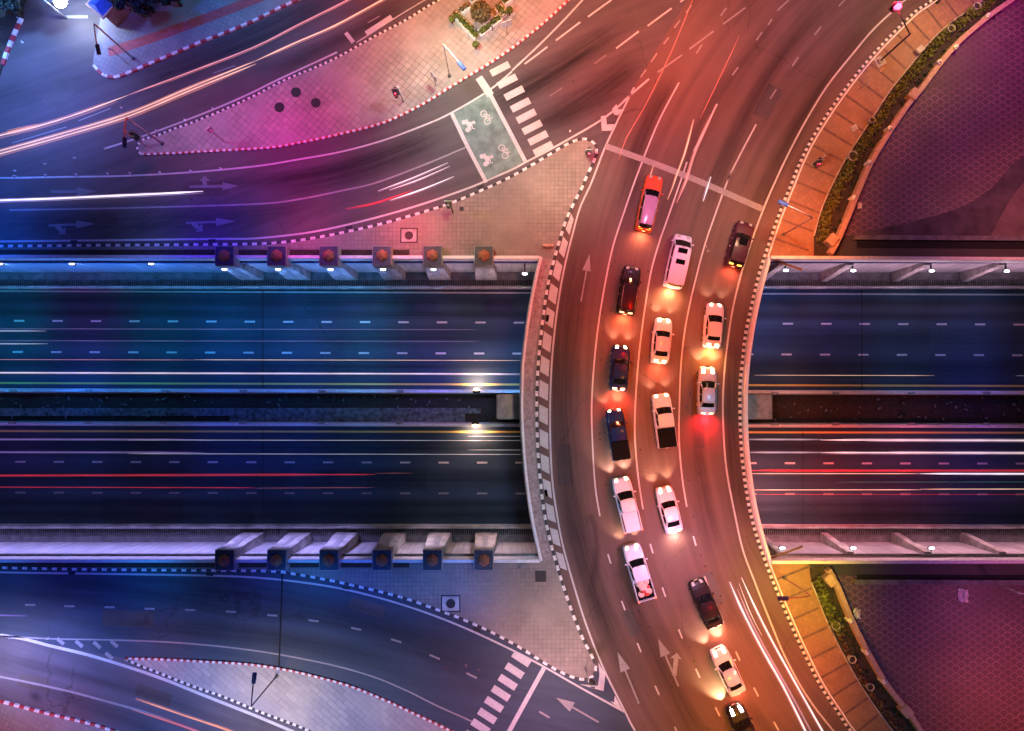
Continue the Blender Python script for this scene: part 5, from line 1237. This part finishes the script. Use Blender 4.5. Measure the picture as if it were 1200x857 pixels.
    def roof(u, v): p = rt(u).lerp(ft(u), v); x = u * 2 - 1; p.z += .045 * math.sin(PI * v) + .03 * (1 - x * x) * math.sin(PI * v) ; p.x *= 1 + .04 * math.sin(PI * v); return p
    b = MB()
    for s__, nu, nv in ((f_, 8, 4), (k_, 8, 4), (sd(1), 10, 4), (sd(-1), 10, 4), (roof, 10, 10)):
        v_, q_ = panel(s__, 0, 1, 0, 1, nu, nv, 0); b.add(v_, q_, 0, True)
    cab = b.build('cabin', paint if not roofmat else roofmat, root)
    for nm, s__, (a0, a1, b0, b1) in (('windscreen', f_, (.05, .95, .05, .93)), ('rear_window', k_, (.08, .92, .12 if kind != 'pickup' else .3, .9))):
        b = MB(); v_, q_ = panel(s__, a0, a1, b0, b1, 8, 3, .012); b.add(v_, q_, 0, True); b.build(nm, 'glass_dark', root)
    for sx_ in (1, -1):
        g2 = sd(sx_)
        for (a0, a1) in (((.12, .50), (.54, .90)) if kind != 'van' else ((.05, .3), (.33, .62), (.65, .93))):
            b = MB(); u0, u1 = (a0, a1) if sx_ > 0 else (1 - a1, 1 - a0); v_, q_ = panel(g2, u0, u1, .12, .88, 5, 2, .012); b.add(v_, q_, 0, True); b.build('side_window', 'glass_dark', root)
        b = MB(); my = y1 * hl - .25; b.box((sx_ * (hw + .09), my, zb + .06), (.2, .12, .14), sx_ * -.15, 0, .03); b.box((sx_ * (hw - .02), my, zb + .03), (.12, .05, .05)); b.build('mirror', paint, root)
        for yy in (-.60, .62):
            wh = MB(); R_ = .33; wh.tube([(sx_ * (hw - .22), yy * hl, R_), (sx_ * (hw - .02), yy * hl, R_)], R_, 18); wo = wh.build('wheel', 'tyre', root)
            rm = MB(); rm.tube([(sx_ * (hw - .04), yy * hl, R_), (sx_ * (hw - .005), yy * hl, R_)], .2, 10); rm.build('rim', 'rim', wo)
        # lamps wrap over the corner so that they read from above
        u0 = 1 - .075 * front_big; va, vb = ((.80, .655) if kind != 'pickup' else (.82, .69)); va, vb = (va, vb) if sx_ > 0 else (1 - va, 1 - vb)
        lo_, hi_ = min(va, vb), max(va, vb)
        b = MB(); v_, q_ = panel(body, u0, .992, lo_, hi_, 5, 4, .02); v2 = [Vector((v.x, v.y, v.z + .012)) for v in [body(u0 + (.992 - u0) * i / 5, lo_ + (hi_ - lo_) * j / 4) for i in range(6) for j in range(5)]]
        b.add(v2, [tuple(reversed(f)) for f in q_], 0, True); b.build('headlight', front, root)
        if kind != 'pickup':
            ur = .03 * rear_big; b = MB(); v2 = [body(.004 + ur * i / 4, lo_ - (.0 if sx_ < 0 else .06) + (hi_ - lo_ + .06) * j / 5) + Vector((0, -.012, .014)) for i in range(5) for j in range(6)]
            b.add(v2, [(i * 6 + j, i * 6 + j + 1, (i + 1) * 6 + j + 1, (i + 1) * 6 + j) for i in range(4) for j in range(5)], 0, True); b.build('taillight', rear, root)
        else:
            b = MB(); b.box((sx_ * (hw - .09), -hl + .05, .95), (.14, .13, .28), 0, 0, .03); b.build('taillight', rear, root)
    b = MB(); b.box((0, hl - .06, .42), (W * .62, .1, .2), 0, 0, .03); b.box((0, hl - .0, .62), (.7, .05, .1)); b.build('grille', 'black_plastic', root)
    for y_ in (hl + .03, -hl - .07):
        b = MB(); b.box((0, y_, .5), (.36, .02, .13)); b.build('number_plate', 'planter_white', root)
    for sx_ in (1, -1):
        b = MB()
        for yy in (-.22, .12): b.box((sx_ * (hw + .0), yy * hl, .82 * zb), (.03, .17, .035))
        b.build('door_handles', 'metal_grey', root)
    b = MB(); b.box((0, -hl - .0, .42), (W * .86, .12, .18), 0, 0, .04); b.build('rear_bumper', paint if kind != 'pickup' else 'metal_grey', root)
    b = MB(); w0 = fb(.3) + Vector((0, 0, .02)); b.tube([w0, f_(.12, .45) + Vector((0, 0, .03))], .012, 4); b.tube([fb(.62) + Vector((0, 0, .02)), f_(.45, .5) + Vector((0, 0, .03))], .012, 4); b.build('wipers', 'black_plastic', root)
    if kind == 'pickup':
        y2 = -hl; y1_ = st[0][0] * hl; ln = y1_ - y2; bed = MB(); t = .09; zt = 1.06
        bed.box((0, (y1_ + y2) / 2, .66), (W * .92, ln - .02, .12)); 
        for s_ in (-1, 1): bed.box((s_ * (hw * .98 - t / 2), (y1_ + y2) / 2, .72), (t, ln - .02, .7), 0, 0, .03)
        bed.box((0, y1_ - .06, .75), (W * .9, .06, .62))
        bo = bed.build('cargo_bed', paint, root)
        tg = MB(); tg.box((0, y2 + .04, .8), (W * .88, .07, .5), 0, 0, .02); tg.build('tailgate', paint, bo)
        li = MB(); li.box((0, (y1_ + y2) / 2, .735), (W * .86, ln - .2, .03)); li.build('bed_liner', 'bed_black', bo)
        if extra in ('cover', 'hard_cover'):
            cv = MB(); cv.box((0, (y1_ + y2) / 2, 1.10), (W * (.93 if extra == 'cover' else .78), ln - .04, .07), 0, 0, .03)
            if extra == 'cover':
                for k in range(3): cv.box((0, y2 + ln * (k + 1) / 4, 1.137), (W * .85, .02, .01))
            cv.build('bed_cover', 'bed_black' if extra == 'cover' else paint, root)
    if kind == 'suv' or extra == 'rails':
        b = MB()
        for s_ in (-1, 1): b.tube([(s_ * rw * .96, r0 * hl + .1, zr + .06), (s_ * rw * 1.0, 0, zr + .12), (s_ * rw * .96, r1 * hl - .15, zr + .05)], .022, 6)
        b.build('roof_rails', 'metal_grey', root)
    if extra == 'sunroof':
        b = MB(); b.box((0, .05, zr + .06), (.8, .75, .03), 0, 0, .02); b.build('sunroof', 'glass_dark', root)
    if extra == 'hatches':
        for yy, ww in ((.75, .9), (-.35, .88)):
            b = MB(); b.box((0, yy, zr + .05), (ww, .48, .05), 0, 0, .03); b.build('roof_hatch', 'glass_dark', root)
    if head_e:
        for s_ in (-1, 1):
            o = spot('headlight_beam', (s_ * hw * .72, hl + .06, .68), head_col, head_e * 8, 75, .8, .06, (s_ * hw * 1.0, hl + 3.2, -.3)); o.parent = root
    if tail_e:
        o = spot('tail_glow', (0, -hl - .12, .75), tail_col, tail_e * 8, 160, 1, .25, (0, -hl - 1.8, -.4)); o.parent = root
    return root
def fr(a, b_): return ((a[0] + b_[0]) / 2, (a[1] + b_[1]) / 2), math.degrees(math.atan2(a[0] - b_[0], -(a[1] - b_[1])))
def car(kind, f, r, label, paint, **k):
    c, h = fr(f, r); L = (P(f[0], f[1], .7) - P(r[0], r[1], .7)).length
    return make_car(kind, c, h, label, paint, L=L, **k)
car('suv', (768.5, 205), (754.5, 269), 'orange car nearest the stop line with blazing yellow tail', 'car_orange', roofmat='car_violet', rear='lamp_amber', rear_big=3.2, front='lamp_off', tail_e=120, tail_col=(1, .25, .1), W=1.8)
car('suv', (741.5, 312), (733, 367.5), 'black suv with roof rails behind the orange car', 'car_black', head_e=0, tail_e=160, tail_col=(1, .14, .05), front='lamp_off', rear_big=2.2)
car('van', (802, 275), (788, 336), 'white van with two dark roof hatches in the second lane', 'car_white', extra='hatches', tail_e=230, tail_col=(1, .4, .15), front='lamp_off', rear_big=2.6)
car('suv', (875.5, 260), (860.5, 311), 'maroon car with sunroof and amber tail lamps in the right lane', 'car_maroon', extra='sunroof', rear='lamp_amber', tail_e=80, front='lamp_off', rear_big=1.6)
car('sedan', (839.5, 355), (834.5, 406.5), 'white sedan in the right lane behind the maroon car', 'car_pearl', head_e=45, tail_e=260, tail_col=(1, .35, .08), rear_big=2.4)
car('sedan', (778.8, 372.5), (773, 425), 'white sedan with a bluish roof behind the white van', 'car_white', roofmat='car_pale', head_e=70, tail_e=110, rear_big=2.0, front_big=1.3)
car('sedan', (728.6, 404.5), (724.6, 457.5), 'dark blue hatchback behind the black suv in the left lane', 'car_navy', head_e=60, tail_e=300, tail_col=(1, .05, .02), rear_big=1.8)
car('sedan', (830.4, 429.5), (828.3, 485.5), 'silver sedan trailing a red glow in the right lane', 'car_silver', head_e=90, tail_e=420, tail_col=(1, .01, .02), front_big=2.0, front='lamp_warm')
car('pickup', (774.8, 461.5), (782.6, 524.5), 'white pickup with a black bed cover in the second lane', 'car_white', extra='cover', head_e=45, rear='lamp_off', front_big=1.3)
car('pickup', (719.6, 479.5), (728.6, 539), 'dark blue pickup with a black bed behind the blue hatchback', 'car_navy', extra='cover', head_e=60, tail_e=0, rear='lamp_off', W=1.75)
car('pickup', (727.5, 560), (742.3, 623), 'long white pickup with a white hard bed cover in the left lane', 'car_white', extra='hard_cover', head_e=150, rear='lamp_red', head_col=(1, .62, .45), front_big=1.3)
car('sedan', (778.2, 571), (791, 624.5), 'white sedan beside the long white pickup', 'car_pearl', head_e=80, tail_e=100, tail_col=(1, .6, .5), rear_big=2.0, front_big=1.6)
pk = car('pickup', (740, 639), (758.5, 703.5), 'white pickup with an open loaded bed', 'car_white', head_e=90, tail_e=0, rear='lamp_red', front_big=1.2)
car('sedan', (816.5, 681), (839, 736), 'black sedan between the loaded pickup and the white sedan below', 'car_black', head_e=0, front='lamp_off', tail_e=150, tail_col=(1, .3, .15), rear_big=1.0)
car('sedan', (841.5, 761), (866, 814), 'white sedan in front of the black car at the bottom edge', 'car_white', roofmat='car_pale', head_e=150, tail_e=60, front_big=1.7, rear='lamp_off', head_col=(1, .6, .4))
car('sedan', (861, 828), (885, 882), 'black car with glaring headlights cut off by the bottom edge', 'car_black', head_e=420, front='lamp_white', front_big=2.2, head_col=(1, .66, .32), tail_e=0)
# load of the open pickup
r_ = empty('cargo_load', pk.location, pk.rotation_euler[2]); tag(r_, 'heap of pale and red bundles in the open pickup bed', 'cargo')
b = MB()
for (x, y, s_, q) in ((-.25, -1.0, .5, .35), (.3, -.95, .45, .32), (0, -1.45, .55, .3), (.35, -1.9, .42, .28), (-.38, -2.0, .4, .25)): b.sphere((x, y, .92), s_, 0, 10, (.9, .8, q * 1.6))
b.build('sacks', 'cargo_pale', r_)
b = MB()
for (x, y, s_) in ((-.15, -1.75, .3), (.1, -2.1, .28), (.4, -1.45, .22)): b.sphere((x, y, 1.0), s_, 0, 8, (1, .7, .8))
b.build('red_bundles', 'cargo_red', r_)

# ------------------------------------------------------------------ light trails: long glowing streaks at lamp height
def glow_tube(b, pts, r, taper=2.2):
    n = 6; N = len(pts); L = [0]
    for a, c_ in zip(pts, pts[1:]): L.append(L[-1] + (c_ - a).length)
    vs = []
    for i, p in enumerate(pts):
        d = (pts[min(i + 1, N - 1)] - pts[max(i - 1, 0)]).normalized(); u = Vector((d.y, -d.x, 0)).normalized(); v = d.cross(u)
        e = min(L[i], L[-1] - L[i]) / taper; rr = r * (.25 + .75 * min(1, e)) * (1 + .12 * math.sin(L[i] * .9) + .10 * math.sin(L[i] * 2.3 + 1))
        vs += [p + u * rr * math.cos(2 * PI * k / n) + v * rr * .5 * math.sin(2 * PI * k / n) for k in range(n)]
    b.add(vs, [(i * n + k, i * n + (k + 1) % n, i * n + n + (k + 1) % n, i * n + n + k) for i in range(N - 1) for k in range(n)], 0, True)
    b.add(vs[:n], [tuple(reversed(range(n)))]); b.add(vs[-n:], [tuple(range(n))])
DIM = {'trail_white': 'trail_soft', 'trail_hot': 'trail_soft', 'trail_cream': 'trail_soft_warm', 'trail_pink': 'trail_soft_warm', 'trail_orange': 'trail_soft_warm', 'trail_salmon': 'trail_soft_red', 'trail_red': 'trail_soft_red',
       'trail_violet': 'trail_dim', 'trail_grey': 'trail_dim', 'trail_dim': 'trail_dim', 'trail_green': 'trail_dim', 'trail_yellow': 'trail_soft_warm', 'trail_blue': 'trail_dim'}
TR = random.Random(3)
def trail(label, strands, mat, r=.05, z=.55, zr=0, group='streaks of light left by passing vehicles', wide=1):
    root = empty('light_trail', P(strands[0][0][0], strands[0][0][1], z))
    for i, s_ in enumerate(strands):
        pts = smooth(PP(s_, z), 1.2) if len(s_) > 2 else resample(PP(s_, z), 1.2)
        core = MB(); glow_tube(core, pts, r)
        o = core.build('core_strand', mat); o.parent = root; o.matrix_parent_inverse = Matrix.Translation(-root.location)
        N = len(pts)
        if r >= .04:
            for k, dd in enumerate((-1.9, 1.7) if wide == 1 else (-3.4, -2.0, 1.9, 3.1)):
                a0 = int(N * TR.uniform(0, .14)); a1 = N - int(N * TR.uniform(0, .16)); q = offset(pts, r * dd)
                q = q[a0:a1]
                if len(q) < 3: continue
                e = MB(); glow_tube(e, [v_ - Vector((0, 0, .06)) for v_ in q], r * TR.uniform(.35, .6)); o = e.build('side_strand', DIM.get(mat, 'trail_dim')); o.parent = root; o.matrix_parent_inverse = Matrix.Translation(-root.location)
    for o in root.children: o.visible_shadow = False     # light itself casts no shadow
    tag(root, label, 'light trail', group)
T1 = [(-60, 175), (0, 159), (45, 148), (90, 134), (150.5, 111.6), (225.7, 83.5), (300, 54.5), (350, 29), (408, 0), (450, -25)]
T2 = [(-60, 193), (0, 177), (75, 156), (150.5, 133), (225.7, 101.6), (300, 71.5), (347, 50), (393, 30), (448, 0), (480, -18)]
def sh(t, dx, dy): return [(a + dx, b_ + dy) for a, b_ in t]
trail('bright cream streak sweeping up the top left ramp road, upper one', [T1[:5]], 'trail_cream', .07, wide=2)
trail('pale salmon streak continuing along the ramp to the top edge', [T1[4:]], 'trail_pink', .06)
trail('bright double cream streak sweeping along the middle of the ramp road', [T2[:6], sh(T2[:6], 0, 3.6)], 'trail_cream', .06, wide=2)
trail('orange streak of the ramp road running to the top edge', [T2[5:]], 'trail_cream', .07)
trail('short glowing orange dash over the ramp road at the left edge', [[(8, 155), (44, 147.5)]], 'trail_orange', .12)
trail('brilliant white streak across the slip road at the left edge', [[(-60, 237.5), (0, 235), (60, 233), (125.4, 230), (190, 227), (238, 224.3)]], 'trail_hot', .085)
trail('pair of white streaks just left of the green bicycle box', [[(443, 224), (484, 208.5), (525, 190.8)], [(456, 223), (490, 211), (527, 195)]], 'trail_white', .05)
trail('single white streak below the pair near the bicycle box', [[(457, 235), (495, 222), (532, 207)]], 'trail_hot', .05)
trail('red streak beside the white ones near the bicycle box', [[(405, 245), (440, 238), (484, 223)]], 'trail_red', .05)
# sunken road, upper carriageway
def ht(label, items, mat, r, z=ZU + .55):
    r *= .62
    trail(label, [[(x0, lin(y0, y1)(x0)), (x1, lin(y0, y1)(x1))] for x0, x1, y0, y1 in items], mat, r, z)
ht('cream white streak along the inner lane of the upper sunken road, left of the bridge', [(-300, 612, 437, 440)], 'trail_white', .08)
ht('thin cream streak in the upper sunken road above the brighter one, left half', [(-300, 230, 421.5, 424)], 'trail_pink', .03)
ht('thin white streak in the upper sunken road joining the thin cream one', [(228, 612, 421.2, 424)], 'trail_cream', .04)
ht('faint double streak in the middle of the upper sunken road', [(-300, 560, 385.5, 387.5), (-300, 560, 399.5, 401)], 'trail_dim', .05)
ht('two short pale streaks at the left edge of the upper sunken road', [(-200, 54, 388, 389), (-200, 56, 403, 404)], 'trail_grey', .07)
ht('thin cream streak in the upper sunken road right of the bridge', [(884, 1095, 438, 440.5)], 'trail_cream', .04)
ht('faint grey streak ending at the right edge of the upper sunken road', [(1190, 1500, 438, 440.5)], 'trail_grey', .04)
# lower carriageway
ht('dim violet streak pair on the lower sunken road at the left', [(-300, 240, 515, 517), (-300, 240, 530, 532)], 'trail_violet', .07)
ht('two thin grey streaks along the lower sunken road left of the bridge', [(150, 613, 515.5, 517.5), (150, 613, 531.5, 534)], 'trail_grey', .045)
ht('two short grey streaks beneath the left edge of the bridge', [(548, 613, 511, 512), (548, 613, 526.5, 528.5)], 'trail_grey', .05)
ht('long red streak along the lower sunken road, brighter one', [(-300, 439, 557.5, 554)], 'trail_red', .09)
ht('red streak fading out below the brighter one on the lower sunken road', [(-300, 300, 571, 574), ], 'trail_red', .06)
ht('faint red streak past the end of the bright red one', [(439, 484, 557, 551), (300, 439, 574, 567)], 'trail_salmon', .03)
ht('pair of broad white streaks on the lower sunken road right of the bridge', [(962, 1600, 513.5, 516.3), (962, 1600, 528, 531)], 'trail_white', .12)
ht('thinner white streak pair joining the broad ones at the bridge', [(874, 964, 512.5, 516), (874, 964, 528, 531)], 'trail_grey', .09)
ht('red streak right of the bridge on the lower sunken road', [(876, 1600, 551.5, 551.7)], 'trail_red', .10)
ht('cream streak touching the red one right of the bridge', [(876, 1080, 554.7, 555.3)], 'trail_cream', .06)
ht('white streak under the red one at the right edge', [(1078, 1600, 553.8, 555.5)], 'trail_hot', .10)
ht('thin green streak right of the bridge', [(980, 1600, 566, 565)], 'trail_green', .035)
ht('pale cream streak lowest of the right-hand group', [(878, 1080, 575, 574), (1078, 1600, 574.5, 573.3)], 'trail_cream', .06)
ht('thin dark red streak over the lowest lane dashes at the right', [(878, 1600, 579.3, 579.6)], 'trail_red', .025)
# on the main road
trail('long thin salmon streak bending down to the stop line', [[(815, -8), (787, 60), (757, 122), (734, 162), (725, 188)]], 'trail_salmon', .039)
trail('pink streak in the upper middle of the main road', [[(866.5, 42), (845, 88), (820, 140)]], 'trail_salmon', .035)
trail('white pink streak curving onto the stop line', [[(839, 123), (826, 152), (813, 182), (804, 212), (793, 238)]], 'trail_pink', .07)
trail('cream streak ending between the orange car and the white one', [[(813, 140), (803, 178), (792, 208), (785, 230), (782.5, 234)]], 'trail_cream', .05)
trail('short white streak just below the stop line', [[(833, 207), (824, 236)]], 'trail_hot', .07)
trail('cream streak beside the orange car', [[(766, 194), (759, 216), (757, 228)]], 'trail_cream', .05)
trail('pair of brilliant white streaks in the right lane at the bottom', wide=1, strands= [[(855, 682), (870, 716), (892, 759), (918, 805), (944, 857), (965, 900)], [(869, 677), (884, 710), (903, 748), (925, 788), (948, 829), (964, 857), (990, 900)]], mat='trail_hot', r=.06)
trail('thin inner white streak between the two bottom ones', [[(866, 684), (880, 720), (893, 745)]], 'trail_white', .035)
trail('faint lilac streak left of the right-hand bottom one', [[(864, 690), (880, 728), (902, 770), (926, 812), (950, 857), (960, 880)]], 'trail_soft', .06)

trail('orange streak on the lower left road', [[(159, 818.8), (213, 837.6), (273, 858), (320, 878)]], 'trail_orange', .055)
trail('dim salmon streak following the lane line of the lower left road', [[(155, 832), (190, 843), (232, 858), (280, 880)]], 'trail_salmon', .06)
trail('faint red streak at the left edge of the frontage road', [[(-60, 720), (32, 722)]], 'trail_violet', .04)
